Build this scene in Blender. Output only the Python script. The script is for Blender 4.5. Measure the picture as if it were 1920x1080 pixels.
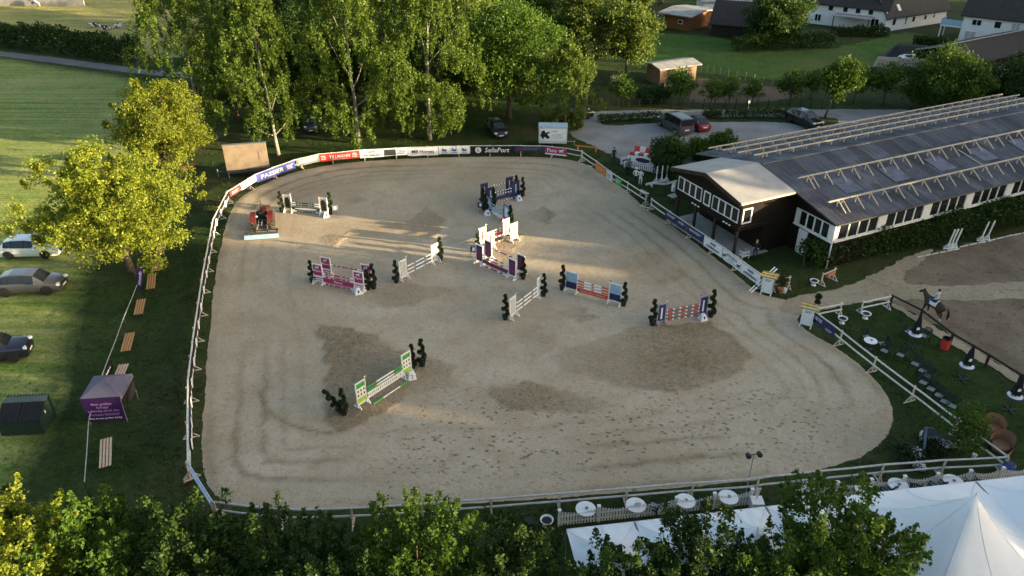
import bpy, math, random
import numpy as np
from mathutils import Vector, Matrix
PI = math.pi; R = math.radians
for o in list(bpy.data.objects): bpy.data.objects.remove(o)
scene = bpy.context.scene
COL = scene.collection
# ---------------------------------------------------------------- camera
FPX, PITCH, CAMH = 1430.0, R(30.2), 29.0
cam = bpy.data.cameras.new('camera'); cam.sensor_width = 36; cam.lens = 36 * FPX / 1920; cam.clip_end = 2000
camo = bpy.data.objects.new('camera', cam); COL.objects.link(camo)
camo.location = (0, 0, CAMH); camo.rotation_euler = (PI / 2 - PITCH, 0, 0); scene.camera = camo
# ---------------------------------------------------------------- light
SUN_EL, SUN_AZ = R(8.0), R(-14)          # azimuth counted from +X
world = bpy.data.worlds.new('World'); scene.world = world; world.use_nodes = True
wn = world.node_tree.nodes; bg = wn['Background']; sky = wn.new('ShaderNodeTexSky')
sky.sky_type = 'NISHITA'; sky.sun_disc = False; sky.sun_elevation = SUN_EL; sky.sun_rotation = PI / 2 - SUN_AZ; sky.air_density = 1.0; sky.dust_density = 2.5; sky.ozone_density = 0.8
world.node_tree.links.new(sky.outputs[0], bg.inputs[0]); bg.inputs[1].default_value = 0.115
sl = bpy.data.lights.new('sun', 'SUN'); sl.energy = 5.0; sl.angle = R(0.6); sl.color = (1.0, 0.79, 0.47)
so = bpy.data.objects.new('sun', sl); COL.objects.link(so)
sdir = Vector((math.cos(SUN_AZ) * math.cos(SUN_EL), math.sin(SUN_AZ) * math.cos(SUN_EL), math.sin(SUN_EL)))
so.rotation_euler = sdir.to_track_quat('Z', 'Y').to_euler(); so.location = (60, 0, 60)
vs = scene.view_settings; vs.view_transform = 'Standard'; vs.look = 'None'; vs.gamma = 1; vs.use_curve_mapping = False
vs.exposure = 2.05
# ---------------------------------------------------------------- pixel -> place
SP, CP = math.sin(PITCH), math.cos(PITCH)
def G(x, y, z=0.0):
    v = (y - 540) / FPX; zc = (CAMH - z) / (SP + v * CP)
    return ((x - 960) / FPX * zc, zc * (CP - v * SP))
def G3(x, y, z=0.0): return Vector((*G(x, y, z), z))
# ---------------------------------------------------------------- mesh builder
class MB:
    def __init__(s): s.V = []; s.F = []; s.M = []; s.m = 0; s.T = None
    def add(s, vs_, fs):
        n = len(s.V)
        if s.T is not None: vs_ = [s.T @ Vector(v) for v in vs_]
        s.V += [tuple(v) for v in vs_]; s.F += [tuple(i + n for i in f) for f in fs]; s.M += [s.m] * len(fs); return s
    def box(s, c, d, rz=0.0, Rm=None):
        x, y, z = d[0] / 2, d[1] / 2, d[2] / 2
        p = [Vector((a * x, b * y, e * z)) for e in (-1, 1) for a, b in ((-1, -1), (1, -1), (1, 1), (-1, 1))]
        m = Rm if Rm is not None else Matrix.Rotation(rz, 3, 'Z')
        return s.add([m @ q + Vector(c) for q in p], [(3, 2, 1, 0), (4, 5, 6, 7), (0, 1, 5, 4), (1, 2, 6, 5), (2, 3, 7, 6), (3, 0, 4, 7)])
    def bar(s, p, q, w, h=None):
        p, q = Vector(p), Vector(q); d = q - p
        if d.length < 1e-6: return s
        x = d.normalized(); up = Vector((0, 0, 1)) if abs(x.z) < .95 else Vector((0, 1, 0))
        y = up.cross(x).normalized(); z = x.cross(y)
        return s.box((p + q) / 2, (d.length, w, h or w), Rm=Matrix((x, y, z)).transposed())
    def path(s, pts, rad, n=8, cap=True):
        pts = [Vector(p) for p in pts]; k = len(pts)
        if not hasattr(rad, '__len__'): rad = [rad] * k
        vv = []; a = None
        for i, p in enumerate(pts):
            d = (pts[min(i + 1, k - 1)] - pts[max(i - 1, 0)]).normalized()
            if a is None: a = d.orthogonal().normalized()
            else: a = (a - d * a.dot(d)).normalized()
            b = d.cross(a)
            vv += [p + (a * math.cos(2 * PI * j / n) + b * math.sin(2 * PI * j / n)) * rad[i] for j in range(n)]
        ff = [(i * n + j, i * n + (j + 1) % n, (i + 1) * n + (j + 1) % n, (i + 1) * n + j) for i in range(k - 1) for j in range(n)]
        if cap: ff += [tuple(range(n - 1, -1, -1)), tuple((k - 1) * n + j for j in range(n))]
        return s.add(vv, ff)
    def tube(s, p, q, r0, r1=None, n=8): return s.path([p, q], [r0, r0 if r1 is None else r1], n)
    def lathe(s, prof, c=(0, 0, 0), n=16, axis='Z'):
        vv = []; k = len(prof)
        for r, z in prof:
            for j in range(n):
                a = 2 * PI * j / n; q = (r * math.cos(a), r * math.sin(a), z)
                if axis == 'Y': q = (q[0], q[2], q[1])
                if axis == 'X': q = (q[2], q[0], q[1])
                vv.append(Vector(q) + Vector(c))
        ff = [(i * n + j, i * n + (j + 1) % n, (i + 1) * n + (j + 1) % n, (i + 1) * n + j) for i in range(k - 1) for j in range(n)]
        ff += [tuple(range(n - 1, -1, -1)), tuple((k - 1) * n + j for j in range(n))]
        return s.add(vv, ff)
    def prism(s, poly, vec):
        n = len(poly); a = [Vector(p) for p in poly]; v = Vector(vec)
        return s.add(a + [p + v for p in a], [tuple(range(n - 1, -1, -1)), tuple(range(n, 2 * n))] + [(i, (i + 1) % n, (i + 1) % n + n, i + n) for i in range(n)])
    def grid(s, f, nu, nv):
        vv = [f(i / nu, j / nv) for j in range(nv + 1) for i in range(nu + 1)]
        return s.add(vv, [(j * (nu + 1) + i, j * (nu + 1) + i + 1, (j + 1) * (nu + 1) + i + 1, (j + 1) * (nu + 1) + i) for j in range(nv) for i in range(nu)])
    def build(s, name, mats, parent=None, loc=None, rz=None, smooth=False):
        me = bpy.data.meshes.new(name); me.from_pydata(s.V, [], s.F)
        mats = mats if isinstance(mats, (list, tuple)) else [mats]
        for m in mats: me.materials.append(m)
        if len(mats) > 1: me.polygons.foreach_set('material_index', s.M)
        if smooth: me.polygons.foreach_set('use_smooth', [True] * len(me.polygons))
        return link(name, me, parent, loc, rz)
def link(name, me, parent=None, loc=None, rz=None):
    o = bpy.data.objects.new(name, me); COL.objects.link(o)
    if parent is not None: o.parent = parent
    if loc is not None: o.location = loc
    if rz is not None: o.rotation_euler = (0, 0, rz)
    return o
def tag(o, label=None, cat=None, group=None, kind=None):
    for k, v in (('label', label), ('category', cat), ('group', group), ('kind', kind)):
        if v: o[k] = v
    return o
def thing(name, label, cat, loc=(0, 0, 0), rz=0.0, group=None):
    return tag(link(name, None, None, loc, rz), label, cat, group)
KIDS = {}
def kids(o): return [c for c in COL.objects if c.parent == o]
def copy_tree(o, parent=None):
    c = o.copy(); COL.objects.link(c); c.parent = parent
    for ch in kids(o): copy_tree(ch, c)
    return c
# ---------------------------------------------------------------- materials
def nt(name):
    m = bpy.data.materials.new(name); m.use_nodes = True
    t = m.node_tree; return m, t, t.nodes['Principled BSDF']
def N(t, typ, **kw):
    n = t.nodes.new('ShaderNode' + typ)
    for k, v in kw.items():
        if k in n.inputs: n.inputs[k].default_value = v
        else: setattr(n, k, v)
    return n
def ramp(t, src, stops):
    r = t.nodes.new('ShaderNodeValToRGB'); t.links.new(src, r.inputs[0])
    e = r.color_ramp.elements
    while len(e) < len(stops): e.new(0.5)
    for i, (p, c) in enumerate(stops):
        e[i].position = p; e[i].color = (*c, 1) if hasattr(c, '__len__') else (c, c, c, 1)
    return r.outputs[0]
def mixc(t, fac, a, b, mode='MIX'):
    n = t.nodes.new('ShaderNodeMix'); n.data_type = 'RGBA'; n.blend_type = mode
    for s_, v in ((0, fac), (6, a), (7, b)):
        if isinstance(v, (int, float)): n.inputs[s_].default_value = v
        elif isinstance(v, tuple): n.inputs[s_].default_value = (*v[:3], 1)
        else: t.links.new(v, n.inputs[s_])
    return n.outputs[2]
def math_(t, op, a, b=0.5, c=None):
    n = t.nodes.new('ShaderNodeMath'); n.operation = op
    for i, v in enumerate((a, b, c)):
        if v is None: continue
        if isinstance(v, (int, float)): n.inputs[i].default_value = v
        else: t.links.new(v, n.inputs[i])
    return n.outputs[0]
def pos(t, scale=(1, 1, 1), rz=0.0, obj=False):
    if obj: src = N(t, 'TexCoord').outputs['Object']
    else: src = N(t, 'NewGeometry').outputs['Position']
    m = N(t, 'Mapping'); m.inputs['Scale'].default_value = scale; m.inputs['Rotation'].default_value = (0, 0, rz)
    t.links.new(src, m.inputs[0]); return m.outputs[0]
def noise(t, vec, scale, detail=4, rough=.55):
    n = N(t, 'TexNoise'); n.inputs['Scale'].default_value = scale; n.inputs['Detail'].default_value = detail; n.inputs['Roughness'].default_value = rough
    t.links.new(vec, n.inputs['Vector']); return n.outputs[0]
def bump(t, b, h, dist, strength=1.0):
    n = N(t, 'Bump'); n.inputs['Distance'].default_value = dist; n.inputs['Strength'].default_value = strength
    t.links.new(h, n.inputs['Height']); t.links.new(n.outputs[0], b.inputs['Normal'])
_mc = {}
def mat(name, col, rough=.7, var=.18, scale=4.0, bmp=0.0, metal=0.0, spec=.3, fine=True):
    if name in _mc: return _mc[name]
    m, t, b = nt(name); v = pos(t, obj=True)
    n1 = noise(t, v, scale, 6)
    c = mixc(t, ramp(t, n1, [(.3, 0.0), (.72, 1.0)]), tuple(x * (1 - var) for x in col), tuple(min(1, x * (1 + var)) for x in col))
    t.links.new(c, b.inputs['Base Color'])
    b.inputs['Roughness'].default_value = rough; b.inputs['Metallic'].default_value = metal; b.inputs['Specular IOR Level'].default_value = spec
    if bmp: bump(t, b, noise(t, v, scale * 5, 3), bmp)
    _mc[name] = m; return m
def foliage(name, c1, c2, trans=.45, hue=None):
    m, t, b = nt(name)
    g = N(t, 'NewGeometry'); rnd = g.outputs['Random Per Island']; oi = N(t, 'ObjectInfo')
    big = noise(t, pos(t), .7, 3)
    f = math_(t, 'ADD', math_(t, 'MULTIPLY', rnd, .55), math_(t, 'MULTIPLY', big, .5))
    c = mixc(t, f, c1, c2)
    hs = N(t, 'HueSaturation'); t.links.new(c, hs.inputs['Color'])
    t.links.new(math_(t, 'ADD', math_(t, 'MULTIPLY', oi.outputs['Random'], .3), .87), hs.inputs['Value'])
    c = hs.outputs[0]
    t.links.new(c, b.inputs['Base Color']); b.inputs['Roughness'].default_value = .55; b.inputs['Specular IOR Level'].default_value = .25
    tr = N(t, 'BsdfTranslucent'); tc = mixc(t, 1.0, c, (1.0, 1.0, .55), 'MULTIPLY'); t.links.new(tc, tr.inputs[0])
    mx = N(t, 'MixShader'); mx.inputs[0].default_value = trans
    t.links.new(b.outputs[0], mx.inputs[1]); t.links.new(tr.outputs[0], mx.inputs[2])
    t.links.new(mx.outputs[0], t.nodes['Material Output'].inputs[0]); return m
WHITE = mat('white_paint', (.74, .74, .72), .45, .12, 6)
OLDWHITE = mat('worn_white_paint', (.55, .54, .5), .6, .25, 5)
BLACK = mat('black_paint', (.015, .015, .016), .45, .3)
DARK = mat('dark_metal', (.04, .042, .045), .45, .3)
GALV = mat('galvanised_steel', (.42, .43, .44), .4, .2, 6, metal=.6)
RUBBER = mat('rubber', (.02, .02, .02), .85, .3)
GLASS = mat('dark_glass', (.012, .015, .018), .08, .2, 2, spec=.6)
WOOD = mat('bench_wood', (.42, .22, .1), .65, .25, 7)
OLDWOOD = mat('weathered_wood', (.3, .24, .18), .8, .3, 6)
TWOOD = mat('trestle_wood', (.5, .43, .36), .75, .25, 6)
BOARDS = mat('dark_boards', (.03, .021, .016), .75, .4, 3)
BARK = mat('bark', (.1, .075, .055), .9, .4, 5, .02)
SKIN = mat('skin', (.55, .36, .27), .55, .08)
NAVY = mat('navy_cloth', (.025, .03, .09), .6, .2); BLUE = mat('blue_cloth', (.06, .07, .32), .6, .15)
RED = mat('red_paint', (.55, .05, .04), .45, .15); CRIMSON = mat('crimson_paint', (.36, .03, .12), .5, .15)
GREEN = mat('green_paint', (.05, .32, .07), .5, .15); YELLOW = mat('yellow_paint', (.75, .55, .08), .5, .12); ORANGE = mat('orange_paint', (.6, .2, .05), .5, .15)
GREY = mat('grey_cloth', (.16, .17, .18), .6, .15); PURPLE = mat('purple_cloth', (.036, .012, .08), .6, .2); MAROON = mat('maroon_cloth', (.12, .03, .05), .6, .2)
DKGREEN = mat('dark_green_paint', (.014, .03, .025), .55, .25); LBLUE = mat('light_blue_paint', (.3, .42, .55), .5, .15)
TERRA = mat('terracotta', (.4, .17, .09), .8, .2); LIME = mat('lime_paint', (.35, .55, .06), .5, .15)
CLOTHW = mat('white_banner_cloth', (.72, .73, .74), .6, .08); CREAM = mat('cream_panel', (.6, .5, .38), .6, .1); TAN = mat('tan_panel', (.22, .17, .125), .6, .25, 1.2)
# ---------------------------------------------------------------- lettering
_tx = {}
def glyphs(txt):
    if txt not in _tx:
        cu = bpy.data.curves.new('lettering', 'FONT'); cu.body = txt; cu.align_x = 'CENTER'; cu.align_y = 'CENTER'; cu.resolution_u = 2; cu.size = 1.0; cu.offset = .012
        o = bpy.data.objects.new('lettering', cu); COL.objects.link(o)
        me = bpy.data.meshes.new_from_object(o.evaluated_get(bpy.context.evaluated_depsgraph_get()))
        bpy.data.objects.remove(o); bpy.data.curves.remove(cu)
        co = np.empty(len(me.vertices) * 3); me.vertices.foreach_get('co', co); co = co.reshape(-1, 3)
        _tx[txt] = (co, [tuple(p.vertices) for p in me.polygons]); bpy.data.meshes.remove(me)
    return _tx[txt]
def lettering(txt, m, parent, x, z, w, h, y=-.02, shear=0.0, flat=False, rot=None):
    """txt inside a w x h field centred at local (x, z), standing in the xz plane (or lying flat)"""
    co, fs = glyphs(txt); mn, mx = co.min(0), co.max(0); s = (mx - mn); s[s == 0] = 1
    q = (co - (mn + mx) / 2) / s * np.array([w, h, 1]); q[:, 0] += shear * q[:, 1]
    me = bpy.data.meshes.new('lettering')
    vv = [(x + a, z + b, y) for a, b, _ in q] if flat else [(x + a, y, z + b) for a, b, _ in q]
    me.from_pydata(vv, [], fs); me.materials.append(m)
    return link('lettering', me, parent)
def scribble(m, parent, x, z, w, h, rows=1, y=-.02, seed=1, flat=False):
    """lines of writing too small to read: short strokes of uneven length"""
    rr = random.Random(seed); b = MB(); rh = h / rows
    for k in range(rows):
        px = x - w / 2; zz = z + h / 2 - (k + .5) * rh; end = x + w / 2 * (1 if k == 0 else rr.uniform(.6, 1))
        while px < end:
            l = rr.uniform(.35, 1.3) * rh * .6; hh = rh * rr.uniform(.4, .62)
            a = [(px, zz - hh / 2), (min(px + l, end), zz - hh / 2), (min(px + l, end), zz + hh / 2), (px, zz + hh / 2)]
            b.add([(p, q, y) if flat else (p, y, q) for p, q in a], [(0, 1, 2, 3)]); px += l + rh * rr.choice((.16, .16, .4))
    o = b.build('lettering', m, parent); o['kind'] = 'stuff'; return o
for w_ in ['PASSIER', 'TILLMANN', 'stübben', 'MB Horses', 'SellaPort', 'Pavo', 'rimondo', 'SL', '2', '7', 'REITER BEKLA', 'Mein größter', 'Erfolg?', 'Lebendig durch den', 'Parcours kommen!', 'Was ist dein größter Erfolg?']: glyphs(w_)
# ================================================================ ground
rng = np.random.default_rng(7); rnd = random.Random(5)
def vnoise(x, y, s, seed=0):
    """cheap smooth value noise in numpy"""
    x = x / s + seed * 17.3; y = y / s - seed * 9.1
    xi = np.floor(x); yi = np.floor(y); fx = x - xi; fy = y - yi; fx = fx * fx * (3 - 2 * fx); fy = fy * fy * (3 - 2 * fy)
    def h(a, b): q = np.sin(a * 127.1 + b * 311.7 + seed * 74.7) * 43758.5453; return q - np.floor(q)
    return (h(xi, yi) * (1 - fx) + h(xi + 1, yi) * fx) * (1 - fy) + (h(xi, yi + 1) * (1 - fx) + h(xi + 1, yi + 1) * fx) * fy
def poly_sd(px, py, poly):
    """signed distance, positive inside"""
    d = np.full(px.shape, 1e9); ins = np.zeros(px.shape, bool); n = len(poly)
    for i in range(n):
        ax, ay = poly[i]; bx, by = poly[(i + 1) % n]; ex, ey = bx - ax, by - ay
        t = np.clip(((px - ax) * ex + (py - ay) * ey) / (ex * ex + ey * ey + 1e-9), 0, 1)
        d = np.minimum(d, np.hypot(px - ax - t * ex, py - ay - t * ey))
        c = (ay > py) != (by > py)
        ins ^= c & (px < (bx - ax) * (py - ay) / (by - ay + 1e-12) + ax)
    return np.where(ins, d, -d)
def smooth_poly(P, it=2):
    for _ in range(it):
        Q = []
        for i in range(len(P)):
            a, b = P[i], P[(i + 1) % len(P)]
            Q += [(a[0] * .75 + b[0] * .25, a[1] * .75 + b[1] * .25), (a[0] * .25 + b[0] * .75, a[1] * .25 + b[1] * .75)]
        P = Q
    return P
def sheet(name, poly, m, cell=.5, z=.004, rag=.3, zf=None, attrs=None, kind='structure', parent=None):
    xs = [p[0] for p in poly]; ys = [p[1] for p in poly]
    nx = int((max(xs) - min(xs) + 4) / cell) + 1; ny = int((max(ys) - min(ys) + 4) / cell) + 1
    gx, gy = np.meshgrid(min(xs) - 2 + np.arange(nx) * cell, min(ys) - 2 + np.arange(ny) * cell)
    def sd(a, b): return poly_sd(a, b, poly) + rag * (vnoise(a, b, 2.2, 1) - .5) * .8 + rag * (vnoise(a, b, .6, 2) - .5) * 1.2
    d = sd(gx, gy); e = cell * .5
    ddx = (sd(gx + e, gy) - sd(gx - e, gy)) / (2 * e); ddy = (sd(gx, gy + e) - sd(gx, gy - e)) / (2 * e); g2 = np.maximum(ddx ** 2 + ddy ** 2, .2)
    ins = d > 0
    cellin = ins[:-1, :-1] | ins[1:, :-1] | ins[:-1, 1:] | ins[1:, 1:]
    mv = ~ins; dm = np.maximum(d, -1.0 * cell); gl2 = np.sqrt(ddx ** 2 + ddy ** 2) + 1e-6; gx2 = np.where(mv, gx - dm * ddx / gl2, gx); gy2 = np.where(mv, gy - dm * ddy / gl2, gy)
    idx = np.arange(nx * ny).reshape(ny, nx)
    q = np.stack([idx[:-1, :-1], idx[:-1, 1:], idx[1:, 1:], idx[1:, :-1]], -1)[cellin]
    used, inv = np.unique(q, return_inverse=True); q = inv.reshape(-1, 4)
    X = gx2.ravel()[used]; Y = gy2.ravel()[used]; D = np.maximum(d.ravel()[used], 0)
    Z = np.full(X.shape, z) if zf is None else zf(X, Y, D)
    me = bpy.data.meshes.new(name); fast(me, np.stack([X, Y, Z], -1), q); me.materials.append(m)
    for an, f in (attrs or {}).items():
        at = me.attributes.new(an, 'FLOAT', 'POINT'); at.data.foreach_set('value', f(X, Y, D).astype(np.float32))
    me.polygons.foreach_set('use_smooth', np.ones(len(q), bool))
    o = link(name, me, parent)
    if kind: o['kind'] = kind
    return o
def fast(me, V, Q):
    k = Q.shape[1]; me.vertices.add(len(V)); me.vertices.foreach_set('co', V.astype(np.float32).ravel())
    me.loops.add(Q.size); me.loops.foreach_set('vertex_index', Q.astype(np.int32).ravel())
    me.polygons.add(len(Q)); me.polygons.foreach_set('loop_start', np.arange(0, Q.size, k, dtype=np.int32))
    me.update(calc_edges=True)
def grass(name, dark, light, dry, s=1.0, row=None, drya=.5, edge=None):
    m, t, b = nt(name); p = pos(t)
    big = noise(t, p, .09 * s, 4); mid = noise(t, p, .7 * s, 5, .65); fine = noise(t, pos(t, (1, 1.6, 1)), 7, 6, .75)
    c = mixc(t, ramp(t, mid, [(.3, 0.0), (.7, 1.0)]), dark, light)
    c = mixc(t, math_(t, 'MULTIPLY', ramp(t, big, [(.42, 0.0), (.68, 1.0)]), drya), c, dry)
    if row:
        ang, wl, amt = row
        st = noise(t, pos(t, (.045, 1 / wl, 1), ang), 1.0, 4, .6); c = mixc(t, math_(t, 'MULTIPLY', ramp(t, st, [(.38, 0.0), (.64, 1.0)]), amt), c, dry)
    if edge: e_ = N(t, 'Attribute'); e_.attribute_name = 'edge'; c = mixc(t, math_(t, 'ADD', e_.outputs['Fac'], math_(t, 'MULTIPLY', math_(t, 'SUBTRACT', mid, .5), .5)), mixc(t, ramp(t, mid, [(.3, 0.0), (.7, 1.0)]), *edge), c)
    c = mixc(t, 1.0, c, ramp(t, fine, [(.25, .3), (.75, 1.65)]), 'MULTIPLY')
    t.links.new(c, b.inputs['Base Color']); b.inputs['Roughness'].default_value = .9; b.inputs['Specular IOR Level'].default_value = .1
    t.links.new(mixc(t, 1.0, c, ramp(t, noise(t, pos(t, (1, 1.4, 1), .5), 2.4, 5, .7), [(.3, .62), (.7, 1.4)]), 'MULTIPLY'), b.inputs['Base Color'])
    bump(t, b, math_(t, 'ADD', fine, math_(t, 'MULTIPLY', mid, 1.5)), .09); return m
LAWN = grass('lawn_grass', (.015, .032, .007), (.034, .064, .014), (.075, .07, .03), drya=.7)
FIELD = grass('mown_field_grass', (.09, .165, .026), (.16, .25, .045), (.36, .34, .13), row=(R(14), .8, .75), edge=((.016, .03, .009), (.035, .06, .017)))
MEADOW = grass('meadow_grass', (.13, .17, .035), (.27, .26, .07), (.45, .36, .13), row=(R(25), 3.0, .8))
PADDOCK = grass('paddock_grass', (.035, .085, .014), (.07, .13, .024), (.14, .14, .06), .6)
def loose(name, c1, c2, s, bm, speck=None):
    m, t, b = nt(name); p = pos(t)
    c = mixc(t, ramp(t, noise(t, p, s * .15, 5), [(.32, 0.0), (.68, 1.0)]), c1, c2)
    f = noise(t, p, s * 3, 5, .7); c = mixc(t, 1.0, c, ramp(t, f, [(.25, .72), (.75, 1.25)]), 'MULTIPLY')
    if speck: c = mixc(t, ramp(t, noise(t, p, s * 1.1, 4, .7), [(.56, 0.0), (.66, speck[1])]), c, speck[0])
    t.links.new(c, b.inputs['Base Color']); b.inputs['Roughness'].default_value = .95; b.inputs['Specular IOR Level'].default_value = .1
    bump(t, b, f, bm); return m
GRAVEL = loose('gravel', (.18, .182, .185), (.27, .27, .272), 1.6, .03)
ASPH = loose('road_asphalt', (.13, .13, .135), (.19, .185, .18), 2.0, .01)
SOIL = loose('garden_soil', (.1, .075, .055), (.15, .11, .08), 2.0, .06)
SAND2 = loose('riding_ground_sand', (.15, .115, .08), (.235, .185, .13), 2.2, .07, ((.07, .055, .04), .8))
PATHS = loose('path_sand', (.27, .22, .15), (.36, .3, .21), 1.5, .04, ((.16, .12, .075), .6))
# arena sand: raked parts pale, trodden parts darker and pitted
m, t, b = nt('arena_sand'); SANDM = m; p = pos(t)
def attr(n): a = N(t, 'Attribute'); a.attribute_name = n; return a.outputs['Fac']
rough_, track_, hoof_ = attr('rough'), attr('track'), attr('hoof')
c = mixc(t, ramp(t, noise(t, p, .12, 5, .6), [(.35, 0.0), (.66, 1.0)]), (.355, .292, .208), (.45, .38, .286))
c = mixc(t, ramp(t, noise(t, p, .5, 6, .7), [(.46, 0.0), (.7, .5)]), c, (.3, .225, .13))
pit = noise(t, p, 2.3, 5, .72); pit2 = noise(t, p, 5.5, 4, .7)
rg = math_(t, 'MULTIPLY', rough_, ramp(t, pit, [(.3, .45), (.62, 1.0)])); c = mixc(t, math_(t, 'MULTIPLY', rg, .8), c, (.225, .168, .1))
c = mixc(t, math_(t, 'MULTIPLY', rough_, ramp(t, pit2, [(.5, 0.0), (.62, .55)])), c, (.13, .095, .055))
c = mixc(t, math_(t, 'MULTIPLY', track_, ramp(t, noise(t, p, .9, 5, .7), [(.3, .3), (.6, 1.0)])), c, (.19, .14, .08))
def hoofs(ang, sx, th, seed):
    n = N(t, 'TexVoronoi'); n.feature = 'F1'; n.inputs['Scale'].default_value = 1.0; n.inputs['Randomness'].default_value = 1.0
    q = N(t, 'Mapping'); q.inputs['Scale'].default_value = (sx * .55, sx, 1); q.inputs['Rotation'].default_value = (0, 0, ang); q.inputs['Location'].default_value = (seed, seed * 2, 0)
    wv = N(t, 'TexNoise'); wv.inputs['Scale'].default_value = 1.3; t.links.new(p, wv.inputs['Vector'])
    ad = N(t, 'VectorMath'); ad.operation = 'MULTIPLY_ADD'; t.links.new(wv.outputs['Color'], ad.inputs[0]); ad.inputs[1].default_value = (.6, .6, 0); t.links.new(p, ad.inputs[2])
    t.links.new(ad.outputs[0], q.inputs[0]); t.links.new(q.outputs[0], n.inputs['Vector'])
    return ramp(t, n.outputs['Distance'], [(th * .45, 1.0), (th, 0.0)])
hp = math_(t, 'MAXIMUM', hoofs(R(35), 3.1, .25, 3.0), hoofs(R(-25), 2.7, .23, 8.0))
hp = math_(t, 'MULTIPLY', math_(t, 'MULTIPLY', hp, hoof_), ramp(t, noise(t, p, .8, 3), [(.3, .1), (.5, 1.0)])); c = mixc(t, math_(t, 'MULTIPLY', hp, .7), c, (.11, .085, .05))
c = mixc(t, ramp(t, noise(t, p, 3.2, 5, .75), [(.54, 0.0), (.66, .55)]), c, (.25, .185, .105))
c = mixc(t, math_(t, 'MULTIPLY', ramp(t, noise(t, p, 7.5, 3, .8), [(.56, 0.0), (.66, .5)]), ramp(t, noise(t, p, .35, 4), [(.35, .15), (.65, 1.0)])), c, (.15, .11, .06))
fine = noise(t, p, 14, 4, .7); c = mixc(t, 1.0, c, ramp(t, fine, [(.25, .7), (.75, 1.3)]), 'MULTIPLY')
t.links.new(c, b.inputs['Base Color']); b.inputs['Roughness'].default_value = .95; b.inputs['Specular IOR Level'].default_value = .1
hgt = math_(t, 'SUBTRACT', math_(t, 'ADD', math_(t, 'MULTIPLY', rg, math_(t, 'MULTIPLY', pit2, 2.2)), math_(t, 'MULTIPLY', fine, .25)), math_(t, 'MULTIPLY', hp, .8))
bump(t, b, hgt, .07)

gb = MB(); gb.grid(lambda u, v: (-450 + 900 * u, -150 + 900 * v, 0), 12, 12); tag(gb.build('ground', LAWN), kind='structure')
def PX(l): return [G(*q) for q in l]
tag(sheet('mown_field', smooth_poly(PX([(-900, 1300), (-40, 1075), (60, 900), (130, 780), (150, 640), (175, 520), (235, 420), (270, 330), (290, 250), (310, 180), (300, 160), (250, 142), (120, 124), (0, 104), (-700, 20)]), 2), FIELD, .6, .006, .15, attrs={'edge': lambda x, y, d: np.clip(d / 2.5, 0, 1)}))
sheet('meadow', PX([(-900, 80), (-20, 66), (120, 84), (270, 112), (470, 100), (560, 40), (600, -60), (500, -150), (-900, -150)]), MEADOW, 2.0, .006, .8)
sheet('lane', PX([(-200, 66), (0, 96), (130, 111), (260, 129), (380, 140), (380, 150), (250, 137), (120, 121), (0, 105), (-220, 76)]), ASPH, .6, .012, .2)
sheet('paddock', PX([(1205, 60), (1330, 68), (1420, 88), (1560, 92), (1700, 60), (1760, 70), (1790, 110), (1660, 118), (1560, 140), (1480, 152), (1300, 135), (1210, 125)]), PADDOCK, 1.5, .006, .8)
sheet('garden_plot', smooth_poly(PX([(1283, 182), (1300, 148), (1335, 147), (1465, 166), (1520, 175), (1460, 190), (1380, 194), (1300, 192)]), 1), SOIL, .5, .008, .5)
sheet('yard', smooth_poly(PX([(1062, 238), (1095, 222), (1112, 207), (1250, 206), (1480, 205), (1720, 205), (1900, 212), (1900, 250), (1640, 265), (1420, 300), (1300, 318), (1225, 305), (1190, 310), (1150, 292), (1100, 268), (1068, 252)]), 1), GRAVEL, .5, .010, .35)
tag(sheet('verge', smooth_poly(PX([(1118, 229), (1150, 224), (1300, 219), (1480, 219), (1560, 219), (1576, 227), (1560, 236), (1510, 238), (1480, 229), (1300, 229), (1190, 233), (1140, 236)]), 1), LAWN, .5, .016, .3))
ARENA = PX([(388, 908), (379, 860), (380, 800), (384, 740), (388, 680), (393, 620), (399, 560), (407, 500), (416, 450), (428, 405), (445, 375), (475, 355), (520, 334), (560, 321), (620, 309), (700, 301), (800, 296), (900, 294), (1000, 294), (1060, 298), (1100, 308), (1140, 333), (1180, 363), (1210, 392), (1260, 422), (1310, 462), (1360, 498), (1400, 533), (1424, 552), (1470, 562), (1505, 572), (1500, 590), (1493, 603), (1520, 625), (1570, 652), (1622, 692), (1660, 735), (1676, 772), (1668, 812), (1636, 846), (1585, 870), (1500, 890), (1400, 903), (1300, 913), (1150, 925), (1000, 937), (850, 947), (700, 953), (560, 958), (470, 953), (425, 941), (400, 927)])
ARENA = smooth_poly(ARENA, 1)
ROUGH = [PX(q) for q in (
    [(598, 610), (640, 615), (710, 632), (775, 668), (865, 684), (850, 720), (770, 740), (700, 785), (640, 810), (612, 792), (606, 740), (614, 690), (604, 650)],
    [(1030, 668), (1110, 640), (1200, 614), (1335, 606), (1378, 632), (1405, 668), (1398, 694), (1350, 718), (1285, 733), (1200, 731), (1120, 714), (1060, 700)],
    [(915, 735), (985, 714), (1070, 738), (1172, 764), (1060, 776), (950, 774)], [(700, 425), (770, 415), (800, 388), (838, 414), (815, 452), (770, 440)],
    [(600, 445), (650, 440), (622, 470)], [(990, 398), (1020, 390), (1048, 405), (1025, 422), (1000, 415)], [(1040, 585), (1090, 575), (1125, 597), (1080, 608)], [(620, 550), (700, 548), (760, 530), (850, 545), (780, 575), (690, 580)],
    [(640, 375), (670, 368), (690, 378), (660, 385)], [(900, 430), (980, 440), (960, 475), (1000, 490), (940, 500), (880, 470)], [(1180, 480), (1230, 470), (1290, 520), (1230, 540), (1150, 520)], [(960, 620), (1010, 610), (1060, 650), (1000, 670)])]
RW = [1, 1, .9, .8, .8, .75, .7, .55, .5, .5, .4, .35]
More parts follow.
